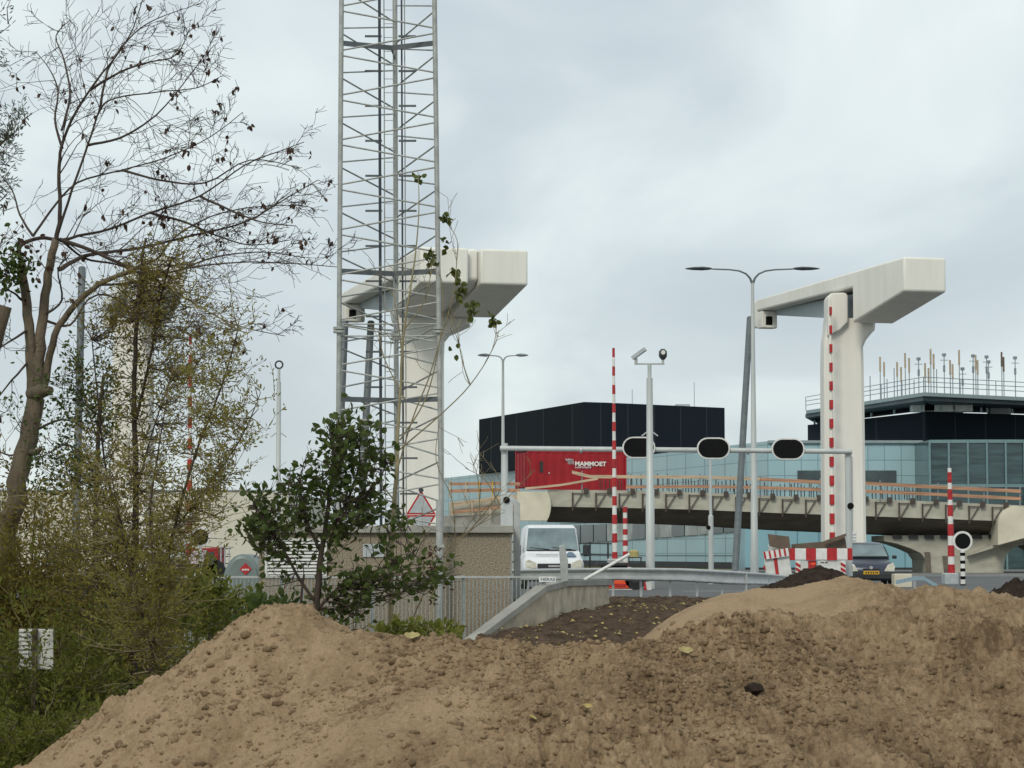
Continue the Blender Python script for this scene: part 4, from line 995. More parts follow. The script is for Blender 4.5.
while x < 4.15:
    w_ = q.uniform(.05, .10); h_ = q.choice((.09,.12,.14)); sm.box((x,-.05,1.34), (x+w_*.6,-.03,1.34+h_)); sm.box((x+w_*.6,-.05,1.34+h_*q.choice((0,.5))), (x+w_,-.03,1.34+h_*q.choice((.6,.9)))); x += w_ + .025
sm.build('small_lettering', M['pink'], ct, local=True)
lbox((1.35,-.04,.98),(1.44,-.012,1.06),'small_mark',M['pink'],ct)

# ================================================================== BUILDINGS BEHIND
H_blue = 8.85
WL = [(430,274),(480,251),(600,216.5),(768,180)]       # plan of the receding facade: (u, distance)
def gp_at(u, Y, z=0): return Vector(((u - 512) * Y / F, Y, z))
ob = thing('office_building', 'long low office building clad in pale blue glass panels behind the viaduct', 'office building', (gp_at(768,180)))
fp = gp_at(430,274), gp_at(768,180)
MB().prism([gp_at(430,274), gp_at(768,180), gp_at(924,180), gp_at(924,230), gp_at(430,320)], (0,0,H_blue+.7)).build('wall', M['bluec'], ob)
# windows and strips
def facade_quad(par, name, mt, u0, u1, z0a, z1a, z0b, z1b, off=.12):
    """quad on the receding facade between u0 and u1"""
    A, B = fp
    def at(u):   # intersection of view ray u with the facade line
        k = (u - 512) / F; d = B - A; t = (A.x - k * A.y) / (k * d.y - d.x); p = A + d * t; return p
    nrm = Vector((-(B-A).y, (B-A).x, 0)).normalized(); nrm = -nrm if nrm.y > 0 else nrm
    a, b = at(u0) + nrm * off, at(u1) + nrm * off
    return MB().prism([a + Vector((0,0,z0a)), b + Vector((0,0,z0b)), b + Vector((0,0,z1b)), a + Vector((0,0,z1a))], -nrm * (off - .01)).build(name, mt, par), a, b
nwin = 0
for i, u in enumerate(range(556, 764, 13)):
    w_ = 12.0; f = (u - 556) / 210
    z0 = 2.0 + .95 * f; z1 = 3.75 + .1 * f
    mt = M['win'] if (i < 4 or i in (6, 9, 13)) else (M['blind'] if i % 3 else M['win'])
    facade_quad(ob, 'window', mt, u, u + w_, z0, z1, z0 + .05, z1 + .01)
for u, Yb2 in ((560,0),): pass
for (u0, u1, z0, z1) in ((560, 768, 5.15, 5.22), (560, 768, 3.95, 4.0), (556, 768, .98, 1.03)):
    facade_quad(ob, 'joint_strip', M['mull'], u0, u1, z0, z1, z0, z1, .06)
facade_quad(ob, 'plinth', M['trim'], 520, 766, 0, .55, 0, .45, .1)
def fwall(u0, u1, v0, v1, Y=180, d=.1): return MB().box((P(u0,556,Y).x, Y-d, P(0,v1,Y).z), (P(u1,556,Y).x, Y-.005, P(0,v0,Y).z))
for (a, b) in ((798,811.5),(812,822),(862,879.5),(880,897)): fwall(a, b, 470.5, 482).build('window', M['win'], ob)
MB().box((P(769,556,180).x, 179.75, H_blue+.55), (P(923.5,556,180).x, 180.3, H_blue+.75)).build('roof_edge', M['edge'], ob)
# lower pale blue volume with rising roofline in front of the offices
lo = thing('blue_pavilion', 'low pale blue panelled block seen under the viaduct right of the gantry column', 'building', (P(905,556,168).x, 168, 0))
MB().prism([P(745,528,168), P(797,527,168), P(797.2,531,168), P(862,531.5,168), P(884,531.5,168), P(885,541,168), P(905,545.5,168), P(924,553,168), P(924,570,168), P(745,571,168)], (0,6,0)).build('wall', M['bluec2'], lo)
MB().box((P(745,556,168).x, 167.9, 0), (P(924,556,168).x, 167.99, P(0,567.5,168).z)).build('plinth', M['trim'], lo)
# black rooftop volume, left
bb = thing('rooftop_block', 'large black ribbed rooftop volume rising behind the red container', 'building', (gp_at(600,225,9.5)))
MB().prism([gp_at(479,251,9.56), gp_at(584,222,9.56), gp_at(607,223,9.56), gp_at(725,231,9.56), gp_at(725,275,9.56), gp_at(479,290,9.56)], (0,0,5.6)).build('volume', M['blackclad'], bb)
ORGb = gp_at(690,229,0)
MB().box((ORGb.x-.7, 238, 15.17), (ORGb.x+.7, 240, 15.95)).build('vent_unit', M['signg'], bb)
for u, h in ((634,1.9),(697,2.6)): p = gp_at(u,229); MB().tube([(p.x,232,15.1),(p.x,232,15.1+h)], .03, 5).build('rod_antenna', M['railm'], bb)
# black rooftop volume, right
br_ = thing('rooftop_block', 'long black ribbed storey under the antenna platform at the right', 'building', (gp_at(925,186,9.5)))
MB().prism([gp_at(808,205,9.56), gp_at(927,186,9.56), gp_at(1100,193,9.56), gp_at(1100,215,9.56), gp_at(808,225,9.56)], (0,0,2.55)).build('volume', M['blackclad'], br_)
for u in (955, 1003): 
    p = gp_at(u, 189.5); MB().box((p.x-.8,190,12.13),(p.x+.8,191.5,13.0)).build('roof_unit', M['signg'], br_)
# curved glass front
cg = thing('glass_rotunda', 'curved dark teal glazed front with vertical mullions at the right edge', 'building', (gp_at(1000,173)))
arc = []; cxg, cyg, rg_ = gp_at(1000,173).x, 173+24, 24
for k in range(27):
    a = R(-148 + k * 3.0) if False else R(180+62 - 0) 
arc = []
a0 = math.degrees(math.asin((gp_at(924,176).x - cxg) / rg_))
for k in range(19):
    a = R(a0 + (46 - a0) * k / 18); arc.append(Vector((cxg + rg_ * math.sin(a), cyg - rg_ * math.cos(a), 0)))
pl = arc + [Vector((arc[-1].x, 205, 0)), Vector((arc[0].x, 205, 0))]
MB().prism(pl, (0,0,9.35)).build('glazing', M['tealglass'], cg)
for i in range(0, 19):
    p = arc[i]; d = (p - Vector((cxg, cyg, 0))).normalized()
    MB().bar(p + d*.12, p + d*.12 + Vector((0,0,9.3)), .13, .13, up=(1,0,0)).build('mullion', M['mull'], cg)
for z in (2.6, 5.9, 9.1):
    rings = [[p + (p-Vector((cxg,cyg,0))).normalized()*o_ + Vector((0,0,z+h)) for o_, h in ((.01,0),(.14,0),(.14,.22),(.01,.22))] for p in arc]
    MB().loft(rings).build('transom' if z < 9 else 'cornice', M['mull'], cg)
# rooftop platform with antennas
pf = thing('rooftop_platform', 'steel roof platform with handrail carrying a row of many slim antennas', 'roof platform', (gp_at(925,180,12.1)))
zd = 12.95
pA, pB, pC = gp_at(806.5,203), gp_at(925,180), gp_at(1100,190)
back = Vector((3, 16, 0))
MB().prism([pA, pB, pC, pC + back, pB + back + Vector((0,3,0)), pA + back], (0,0,.28)).build('deck', M['edge'], pf).location.z += 0
for o in pf.children: o.location.z = 0
pf.children[0].location = Vector((0,0,zd))
for (p, q2) in ((pA, pB), (pB, pC)):
    d = (q2 - p).normalized(); inn = Vector((0,.5,0))
    MB().prism([p + inn + Vector((0,0,zd-.01)), q2 + inn + Vector((0,0,zd-.01)), q2 + inn + Vector((2,7,zd-.01)), p + inn + Vector((1.6,7,zd-.01))], (0,0,-.3)).build('under_beam', M['deckm'], pf)
    n = int((q2 - p).length / 3.4)
    for i in range(n + 1):
        c = p.lerp(q2, i / n) + Vector((0,.1,zd+.283)); MB().tube([c, c + Vector((0,0,1.15))], .035, 5).build('rail_post', M['railm'], pf)
    for h in (.45, .8, 1.15): MB().tube([p + Vector((0,.1,zd+.28+h)), q2 + Vector((0,.1,zd+.28+h))], .03, 5).build('hand_rail', M['railm'], pf)
for u in (815, 872, 895, 922, 942, 982, 988, 1013):
    Yq = 203 - (u-806)/119*23 + 3 if u < 925 else 183 + (u-925)/175*10
    p = gp_at(u, Yq); MB().tube([(p.x,Yq,12.1),(p.x,Yq,zd-.5)], .09, 6).build('stanchion', M['edge'], pf)
for u, w_ in ((925,3.6),(941,5.0),(964,3.2)):
    p = gp_at(u, 186); MB().box((p.x-w_*.25,186.2,12.14),(p.x+w_*.25,187.4,12.14+.5+w_*.08)).build('air_unit', M['dirtywhite'], pf, bevel=.08)
ants = [(870,376,0),(880,357,1),(884,362,1),(897,362,1),(901,367,1),(894,368,0),(905,353,1),(909,358,1),(918.5,359,2),(925,363,1),(928.5,368,1),(930.5,349,1),(933.5,354,1),(936.5,369,0),(944,355,2),(950,360,1),(952.5,364,1),(959,350,1),(962.5,369,2),(973,356,2),(975.5,355,1),(977.5,360,1),(986.5,357,2),(988.5,362,2),(1001.5,352,3),(1003.5,357,3),(1015,358,2),(887,379,0),(914,380,0)]
for (u, v, k) in ants:
    Yq = (203 - (u-806)/119*23 if u < 925 else 180 + (u-925)/175*10) + 1.5 + (u*7 % 3)
    p = P(u, v, Yq); a_ = MB().tube([(p.x,Yq,zd+.28),(p.x,Yq,p.z - (1.1 if k in (1,3) else 0))], .04, 5).build('antenna', M['antm'], pf)
    if k in (1, 3): MB().tube([(p.x,Yq,p.z-1.15),(p.x,Yq,p.z)], .075, 6).build('antenna_rod', M['ants' if k == 1 else 'plate'], a_)
    if k == 2:
        MB().tube([(p.x,Yq,p.z-.1),(p.x,Yq,p.z+.12)], .16, 8).build('sensor', M['railm'], a_)
        MB().bar((p.x-.3,Yq,p.z-.4),(p.x+.3,Yq,p.z-.4), .05, .05).build('cross_arm', M['railm'], a_)
        MB().tube([(p.x,Yq,p.z-1.3),(p.x,Yq,p.z-.8)], .09, 6).build('sensor', M['railm'], a_)
# cream warehouse, far left
wh = thing('warehouse', 'plain cream coloured warehouse behind the trees on the left', 'warehouse', (P(150,556,150).x, 150, 0))
MB().box((P(-60,556,150).x, 150, 0), (P(288,556,150).x, 180, P(0,491,150).z)).build('wall', M['creamw'], wh)
MB().box((P(-60.5,556,150).x, 149.9, P(0,491,150).z), (P(288.5,556,150).x, 180.1, P(0,489.8,150).z)).build('roof_edge', M['edge'], wh)
dr = MB(); dr.box((P(170,556,149.9).x, 149.93, 0), (P(188,556,149.9).x, 149.99, P(0,540,150).z)).build('door', M['signg'], wh)

# ================================================================== VEHICLES
def ring(y, hw_b, hw_m, hw_t, z0, z1, z2, n=None):
    """half-section mirrored: bottom, mid bulge, top"""
    pts = [(hw_b*.9, z0), (hw_b, z0+.08), (hw_m, z0+(z1-z0)*.45), (hw_m*.985, z1), (hw_t, z2-.04), (hw_t-.08, z2)]
    return [(x, y, z) for x, z in pts] + [(-x, y, z) for x, z in reversed(pts)]
def wheel(par, x, y, r_, wd, mt_rim):
    w_ = MB().tube([(x-wd/2,y,r_),(x-wd/2+.02,y,r_),(x+wd/2-.02,y,r_),(x+wd/2,y,r_)], [r_*.9,r_,r_,r_*.9], 26).build('wheel', M['darkrub'], par, local=True, smooth=40)
    s = 1 if x > 0 else -1
    MB().tube([(x+s*(wd/2+.001),y,r_),(x+s*(wd/2+.012),y,r_)], [r_*.6,r_*.55], 18).build('rim', mt_rim, w_, local=True, smooth=40)
def quad_panel(pts, th, nm, mt, par):      # thin panel laid on a surface
    a = [Vector(p) for p in pts]; n = (a[1]-a[0]).cross(a[2]-a[0]).normalized()
    if n.y > 0 and abs(n.y) > .3: n = -n
    return MB().prism([p + n*th for p in a], -n*(th*.8)).build(nm, mt, par, local=True)
# --- white van (front at local y = 0, body runs to +y)
vn = thing('panel_van', 'white panel van facing the camera on the road behind the guard rail', 'van', (P(554,556,75).x, 75, .004), rz=R(2)); ORG[vn.name] = (0,0,0)
R_ = [ring(.0,.80,.86,.80,.30,.60,.80), ring(.08,.88,.93,.88,.26,.66,.90), ring(.35,.93,.97,.90,.25,.78,1.00), ring(.95,.95,.98,.88,.24,.85,1.13), ring(1.05,.95,.98,.88,.24,.88,1.17),
      ring(4.7,.95,.98,.90,.24,.9,1.18), ring(4.85,.92,.95,.88,.28,.9,1.16)]
MB().loft(R_).build('body', M['van'], vn, local=True, smooth=50)
def cab(y, hw0, hw1, z0, z1): return [(hw0,y,z0),(hw1+.03,y,z1-.12),(hw1-.10,y,z1),(-hw1+.10,y,z1),(-hw1-.03,y,z1-.12),(-hw0,y,z0)]
R_ = [[(.86,.92,1.10),(.85,.97,1.16),(.84,1.0,1.2),(-.84,1.0,1.2),(-.85,.97,1.16),(-.86,.92,1.10)], [(.895,1.62,1.12),(.83,1.60,1.72),(.74,1.60,1.97),(-.74,1.60,1.97),(-.83,1.60,1.72),(-.895,1.62,1.12)],
      cab(2.0,.90,.79,1.12,2.03), cab(4.65,.90,.80,1.12,2.03), cab(4.8,.88,.78,1.12,1.95)]
MB().loft(R_).build('roof', M['van'], vn, local=True, smooth=50)
ws = quad_panel([(.83,1.005,1.19),(-.83,1.005,1.19),(-.735,1.56,1.90),(.735,1.56,1.90)], .03, 'windscreen', M['glass'], vn)
quad_panel([(.74,.99,1.175),(-.80,.99,1.175),(-.80,1.05,1.20),(.74,1.05,1.20)], .05, 'wiper_cowl', M['trim'], vn)
MB().bar((-.1,1.0,1.24),(-.72,1.06,1.30),.03,.02).build('wiper', M['black'], ws, local=True); MB().bar((.62,1.0,1.24),(.0,1.06,1.30),.03,.02).build('wiper', M['black'], ws, local=True)
MB().box((-.52,-.05,.64),(.52,.02,.80)).build('grille', M['trim'], vn, local=True, bevel=.02)
MB().box((-.18,-.065,.69),(.18,-.052,.75)).build('badge_bar', M['galv'], vn, local=True)
MB().box((-.88,-.07,.24),(.88,.12,.56)).build('bumper', M['trim'], vn, local=True, bevel=.05)
MB().box((-.26,-.085,.36),(.26,-.072,.47)).build('number_plate', M['nplate'], vn, local=True)
for s in (-1, 1):
    MB().prism([(s*.55,-.035,.64),(s*.87,-.0,.66),(s*.90,.04,.86),(s*.80,.0,.93),(s*.56,-.03,.83)], (0,.08,0)).build('headlight', M['lens'], vn, local=True, bevel=.015)
    MB().box((s*.62-.09,-.08,.30),(s*.62+.09,-.071,.38)).build('fog_light', M['lens'], vn, local=True)
    m_ = MB(); xm = s*1.08; m_.box((xm-.10,1.16,1.02),(xm+.10,1.28,1.40)).build('wing_mirror', M['trim'], vn, local=True, bevel=.05)
    for k, y in enumerate((.85, 3.85)): wheel(vn, s*.86, y, .34, .22, M['galv'])
    quad_panel([(s*.905,1.55,1.17),(s*.90,2.35,1.17),(s*.835,2.35,1.75),(s*.835,1.75,1.75)], .02, 'side_window', M['win'], vn)
MB().box((-.55,.42,1.06),(.15,.46,1.075)).build('bonnet_gap', M['trim'], vn, local=True)
quad_panel([(.35,.30,1.01),(.72,.30,1.0),(.62,.80,1.13),(.50,.80,1.13)], .03, 'blue_graphic', M['bluetxt'], vn)
# --- dark compact car
cr = thing('parked_car', 'dark blue grey hatchback with yellow number plate facing the camera behind the barricade', 'car', (P(871,556,82.5).x, 82.5, .004), rz=R(-3)); ORG[cr.name] = (0,0,0)
R_ = [ring(.0,.66,.72,.60,.26,.52,.66), ring(.10,.76,.80,.70,.20,.56,.74), ring(.4,.80,.835,.72,.18,.64,.83), ring(.95,.82,.84,.70,.18,.72,.95), ring(2.6,.82,.84,.72,.18,.78,.98), ring(3.5,.80,.82,.70,.2,.8,1.0), ring(3.62,.72,.76,.62,.26,.8,.96)]
MB().loft(R_).build('body', M['carp'], cr, local=True, smooth=50)
R_ = [[(.72,.86,.90),(.70,.95,.95),(.68,1.0,.97),(-.68,1.0,.97),(-.70,.95,.95),(-.72,.86,.90)], [(.74,1.35,.95),(.60,1.6,1.36),(.48,1.7,1.44),(-.48,1.7,1.44),(-.60,1.6,1.36),(-.74,1.35,.95)],
      [(.76,2.2,.95),(.62,2.2,1.42),(.50,2.2,1.50),(-.50,2.2,1.50),(-.62,2.2,1.42),(-.76,2.2,.95)], [(.72,3.2,.95),(.58,3.15,1.34),(.46,3.12,1.43),(-.46,3.12,1.43),(-.58,3.15,1.34),(-.72,3.2,.95)], [(.66,3.55,.95),(.56,3.4,1.2),(.46,3.38,1.25),(-.46,3.38,1.25),(-.56,3.4,1.2),(-.66,3.55,.95)]]
MB().loft(R_).build('cabin', M['carp'], cr, local=True, smooth=50)
quad_panel([(.67,.99,.985),(-.67,.99,.985),(-.54,1.62,1.385),(.54,1.62,1.385)], .05, 'windscreen', M['glass'], cr)
quad_panel([(.70,.93,.95),(-.70,.93,.95),(-.70,.99,.975),(.70,.99,.975)], .05, 'wiper_cowl', M['trim'], cr)
MB().box((-.80,-.05,.22),(.80,.10,.47)).build('bumper', M['trim'], cr, local=True, bevel=.05)
np_ = MB().box((-.27,-.066,.40),(.27,-.052,.52)).build('number_plate', M['nplate'], cr, local=True, bevel=.005)
mk = MB()
for k, x in enumerate((-.2,-.12,-.03,.05,.13,.19)): mk.box((x,-.07,.43),(x+.045,-.067,.49))
mk.build('plate_characters', M['trim'], np_, local=True)
MB().tube([(0,-.045,.63),(0,.0,.63)], .06, 16).build('badge', M['galv'], cr, local=True)
MB().box((-.28,-.03,.56),(.28,.02,.60)).build('grille', M['trim'], cr, local=True)
for s in (-1, 1):
    MB().prism([(s*.44,-.05,.50),(s*.78,.0,.49),(s*.83,.05,.66),(s*.76,.06,.80),(s*.56,-.02,.72)], (0,.14,0)).build('headlight', M['lens'], cr, local=True, bevel=.02)
    MB().box((s*.92-.08,1.12,.93),(s*.92+.08,1.22,1.05)).build('wing_mirror', M['trim'], cr, local=True, bevel=.03)
    quad_panel([(s*.755,1.45,.98),(s*.765,2.9,.98),(s*.62,2.8,1.34),(s*.64,1.8,1.34)], .02, 'side_window', M['win'], cr)
    for y in (.65, 3.0): wheel(cr, s*.74, y, .29, .18, M['galv'])
# --- red lorry cab behind the left fence
lr = thing('red_lorry', 'red lorry with pale slanting windscreen behind the fence at the left', 'lorry', (P(203,556,88).x, 88, .004)); Yl = 88
MB().prism([P(183,578,Yl), P(183,563,Yl), P(190,549,Yl), P(218,547,Yl), P(219,578,Yl)], (0,2.2,0)).build('cab', M['redc'], lr, bevel=.05)
MB().prism([P(186,564,Yl-.03), P(203,564,Yl-.03), P(207,550,Yl-.03), P(192,551,Yl-.03)], (0,.025,0)).build('windscreen', M['pink'], lr)
MB().prism([P(206,565,Yl-.02), P(214,564,Yl-.02), P(214,552,Yl-.02), P(209,552,Yl-.02)], (0,.015,0)).build('side_window', M['win'], lr)
MB().box((P(184,556,Yl).x, Yl-.08, P(0,578,Yl).z), (P(205,556,Yl).x, Yl-.01, P(0,573,Yl).z)).build('bumper', M['dirtywhite'], lr)
MB().box((P(219.3,556,Yl).x, Yl+.2, P(0,577,Yl).z), (P(230,556,Yl).x, Yl+2.0, P(0,569,Yl).z)).build('chassis', M['trim'], lr)
for k in range(3): MB().box((P(220+k*4,556,Yl).x, Yl+.1, P(0,568.9,Yl).z), (P(221+k*4,556,Yl).x, Yl+.2, P(0,546,Yl).z)).build('rack_post', M['signg'], lr)
for v in (548,556,563): MB().box((P(219.3,556,Yl).x, Yl+.201, P(0,v+1,Yl).z), (P(230,556,Yl).x, Yl+.26, P(0,v,Yl).z)).build('rack_rail', M['trim'], lr)
for u in (190, 213): 
    c = P(u,556,Yl).x; MB().tube([(c,Yl+.0,.46),(c,Yl+.25,.46)], .46, 22).build('wheel', M['darkrub'], lr, smooth=40)
# grey rounded tank with red diamond
Yq = 70; tk = thing('tank', 'rounded grey green tank with a red diamond plate behind the fence', 'tank', (P(243,556,Yq).x, Yq, -.5))
pts = []
for k in range(15):
    a = math.pi * (1 - k / 14); pts.append(P(242 + 20 * math.cos(a), 592 - 38 * math.sin(a) ** .8, Yq))
MB().prism(pts + [P(262,605,Yq), P(222,605,Yq)], (0,2.6,0)).build('shell', M['tank'], tk, bevel=.12, seg=3, smooth=40)
c = P(245.5,569,Yq-.03); r_ = px(6, Yq)
dm = MB().prism([c+Vector((0,0,-r_)), c+Vector((r_,0,0)), c+Vector((0,0,r_)), c+Vector((-r_,0,0))], (0,.02,0)).build('diamond_plate', M['red'], tk)
sm = MB(); 
for k in range(5): sm.box((c.x-.10+k*.042, c.y-.012, c.z-.045), (c.x-.10+k*.042+.03, c.y-.004, c.z+.005))
sm.build('small_lettering', M['white'], dm)

# ================================================================== TREES AND SHRUBS
class Leaves:
    """many small leaf faces gathered into one foliage mesh"""
    def __init__(s): s.c = []; s.d = []; s.l = []; s.w = []; s.t = []
    def add(s, c, d, l, w_, t=0.): s.c.append(tuple(c)); s.d.append(tuple(d)); s.l.append(l); s.w.append(w_); s.t.append(t)
    def build(s, name, mt, parent, seed=1):
        c = np.array(s.c); d = np.array(s.d); d /= np.linalg.norm(d, axis=1)[:, None] + 1e-9
        rg = np.random.RandomState(seed); r_ = rg.normal(size=d.shape)
        x = np.cross(d, r_); x /= np.linalg.norm(x, axis=1)[:, None] + 1e-9; n = np.cross(x, d)
        l = np.array(s.l)[:, None]; w_ = np.array(s.w)[:, None]
        v0 = c; v1 = c + d*l*.30 - x*w_*.44 + n*w_*.18; v2 = c + d*l*.68 - x*w_*.40 + n*w_*.16 - n*l*.03; v3 = c + d*l - n*l*.14
        v4 = c + d*l*.68 + x*w_*.40 + n*w_*.16 - n*l*.03; v5 = c + d*l*.30 + x*w_*.44 + n*w_*.18; vm = c + d*l*.5
        V = np.stack([v0, v1, v2, v3, v4, v5], 1).reshape(-1, 3); k = len(c)
        if parent is not None: V = V - np.array(ORG[parent.name])
        b = np.arange(k) * 6
        Fc = np.stack([np.stack([b, b+1, b+2, b+3], -1), np.stack([b, b+3, b+4, b+5], -1)], 1).reshape(-1, 4).astype(np.int32)
        me = bpy.data.meshes.new(name); me.vertices.add(len(V)); me.vertices.foreach_set('co', V.astype(np.float32).ravel())
        me.loops.add(Fc.size); me.loops.foreach_set('vertex_index', Fc.ravel()); me.polygons.add(len(Fc))
        me.polygons.foreach_set('loop_start', (np.arange(len(Fc)) * 4).astype(np.int32)); me.update(calc_edges=True); me.materials.append(mt)
        o = bpy.data.objects.new(name, me); C.objects.link(o); o.parent = parent
        if parent is not None: ORG[o.name] = ORG[parent.name]
        return o
T = random.Random(11)
def rv(s=1.): return Vector((T.gauss(0, s), T.gauss(0, s), T.gauss(0, s)))
def wander(p, d, ln, n, jit, bias=Vector((0,0,0))):
    pts = [Vector(p)]; d = Vector(d).normalized()
    for i in range(n):
        d = (d + rv(jit) + bias).normalized(); pts.append(pts[-1] + d * ln / n)
    return pts
def sprout(mb, p, d, ln, r_, lv, cfg, tips):
    """recursive twigs"""
    n = max(3, int(ln / cfg['seg'])); n = min(n, 9)
    pts = wander(p, d, ln, n, cfg['jit'], cfg['bias'])
    rad = [max(cfg['rmin'], r_ * (1 - .75 * i / n)) for i in range(n + 1)]
    mb.tube(pts, rad, 3 if r_ < .012 else 5, cap=False)
    tips.append((pts, lv))
    if lv > 0:
        k = cfg['kids'][lv - 1]; k = T.randint(max(1, k - 1), k + 1)
        for j in range(k):
            i = T.randint(1, n); f = .35 + .6 * (j + .5) / k; i = min(n, max(1, int(f * n + T.random())))
            dd = (pts[i] - pts[i-1]).normalized(); side = dd.cross(rv()).normalized()
            nd = (dd * T.uniform(.5, .95) + side * T.uniform(.45, .95)).normalized()
            sprout(mb, pts[i], nd, ln * T.uniform(.40, .68), rad[i] * .62, lv - 1, cfg, tips)
def limb(mb, pix, r0, r1, sub=4, n=8, depth=None):
    """guide limb through (u, v, Y) points, smoothed"""
    q = [P(*a) for a in pix]; pts = []
    for i in range(len(q) - 1):
        a0 = q[max(i-1, 0)]; a1, a2 = q[i], q[i+1]; a3 = q[min(i+2, len(q)-1)]
        for k in range(sub):
            t = k / sub; pts.append(.5 * ((2*a1) + (a2 - a0)*t + (2*a0 - 5*a1 + 4*a2 - a3)*t*t + (3*a1 - a0 - 3*a2 + a3)*t**3))
    pts.append(q[-1]); m = len(pts)
    rad = [r0 + (r1 - r0) * (i / (m - 1)) ** .8 for i in range(m)]
    pts = [p + rv(rad[i] * .12) for i, p in enumerate(pts)]
    mb.tube(pts, rad, n, cap=True); return pts, rad
def tip_dir(pts, i): return (pts[min(i+1, len(pts)-1)] - pts[max(i-1, 0)]).normalized()

# --- bare tree on the left
Yt = 20.0
bt = thing('bare_tree', 'nearly leafless tree with forked brown trunk and wide net of twigs', 'tree', P(-10,650,Yt))
tr = MB(); pz = px(1, Yt)
limb(tr, [(-26,760,Yt),(-16,660,Yt),(-2,575,Yt),(14,500,Yt),(27,440,Yt),(35,400,Yt)], .105, .075, 4, 14)
limb(tr, [(35,402,Yt),(31,370,Yt),(30,335,Yt),(25,295,Yt),(21,262,Yt)], .054, .036, 4, 10)
limb(tr, [(35,404,Yt),(39,360,Yt),(43,315,Yt),(48,275,Yt),(56,240,Yt)], .056, .032, 4, 10)
limb(tr, [(38,402,Yt),(46,375,Yt),(55,335,Yt-.1),(75,305,Yt-.2),(98,285,Yt-.3),(125,273,Yt-.4),(140,266,Yt-.5)], .040, .015, 4, 10)
tr.tube([P(30,394,Yt-.02), P(42,391,Yt-.12), P(51,390,Yt-.2)], [.05,.062,.03], 10)     # knot of an old cut limb
tr.tube([P(28,452,Yt-.02), P(37,452,Yt-.1), P(41,448,Yt-.14)], [.03,.028,.018], 8)
tr.build('trunk', M['bark'], bt, smooth=60)
br = MB(); tips = []
cfg = dict(seg=.10, jit=.20, bias=Vector((.02,0,.03)), rmin=.0022, kids=[3, 4, 4])
guides = [
 [(21,262),(20,246),(40,238),(62,240),(78,236),(110,229),(150,213),(200,196),(245,165),(283,150),(304,142)],
 [(56,240),(60,215),(59,175),(62,145),(76,112),(97,80),(117,55),(133,28),(146,-12)],
 [(57,236),(72,190),(88,145),(100,110),(116,98),(158,92),(196,88),(218,78)],
 [(33,236),(50,212),(77,183),(122,170),(165,158),(210,137),(243,112)],
 [(60,240),(90,250),(125,265),(160,272),(180,270),(215,257),(262,252),(305,258)],
 [(60,238),(84,258),(115,264),(150,278),(185,298),(216,316),(246,328),(285,336)],
 [(140,266),(158,258),(170,242),(188,228),(218,214),(255,207),(300,205)],
 [(58,270),(80,258),(100,253),(140,248),(190,236),(245,222),(290,196),(318,180)],
 [(98,285),(130,283),(160,275),(200,266),(250,262),(300,264),(337,267)],
 [(62,148),(55,120),(58,92),(50,70),(36,52)],
 [(62,130),(70,95),(64,60),(56,36),(70,20)],
 [(100,110),(108,70),(128,40),(150,22),(180,10)],
 [(90,90),(120,72),(150,62),(176,55),(190,28)],
 [(45,315),(62,300),(58,270),(70,255)],
 [(88,145),(120,138),(150,120),(172,98),(205,55)],
 [(44,320),(70,325),(88,300),(110,296),(150,322),(182,330),(215,350)],
 [(36,430),(60,420),(78,424),(95,440)],
 [(28,330),(12,340),(-6,352),(-30,370)],
 [(30,360),(12,380),(-5,400),(-30,415)],
 [(22,300),(8,290),(-12,292)],
 [(33,236),(20,215),(12,190),(-4,170)],
 [(33,440),(14,455),(-4,450),(-25,440)],
 [(150,213),(185,222),(215,235),(250,245),(290,240)],
 [(122,170),(160,180),(205,183),(250,160),(300,168)],
 [(200,196),(230,210),(262,222),(296,226)],
]
for gi, g in enumerate(guides):
    dz = T.uniform(-.9, .9); Y0 = Yt; m_ = len(g)
    pix = [(u, v, Y0 + dz * i / (m_ - 1)) for i, (u, v) in enumerate(g)]
    big = gi in (0, 1, 7, 4)
    pts, rad = limb(br, pix, .021 if big else .0125, .0032, 4, 6)
    tips.append((pts[len(pts)//2:], 1))
    steps = max(5, int(len(pts) * .42))
    for k in range(steps):
        i = int(len(pts) * (.22 + .76 * (k + T.random()) / steps)); i = min(len(pts) - 1, max(1, i))
        d = tip_dir(pts, i); side = d.cross(rv()).normalized(); side.y *= .6
        ln = T.uniform(.22, .68) * (1.1 if i < len(pts) * .65 else .45)
        sprout(br, pts[i], (d * .75 + side * T.uniform(.5, 1)).normalized(), ln, max(.0038, rad[i] * .5), 2, cfg, tips)
br.build('branches', M['twig'], bt, smooth=False, fix=False)
lv = Leaves()
tt = [t for t in tips if t[1] <= 1]
for k in range(230):
    pts, _ = T.choice(tt); i = T.randint(1, len(pts) - 1); p = pts[i]
    for j in range(T.choice((1,1,1,2,3))): lv.add(p + rv(.012), rv(.5) + Vector((0,0,-1.1)), T.uniform(.035, .065), T.uniform(.025, .045))
for k in range(90):                 # small green sprouts round the knot
    c = P(T.gauss(16, 12), T.gauss(262, 14), Yt - .2); lv.add(c, rv(), .05, .03)
lv.build('leaves', M['lf_brown'], bt)
gl = Leaves()
for k in range(170):
    c = P(T.gauss(12, 10), T.choice((T.gauss(262, 13), T.gauss(272, 8))), Yt - .25 + T.uniform(-.1, .1)); gl.add(c, rv(), .06, .04)
gl.build('foliage', M['lf_alder'], bt)
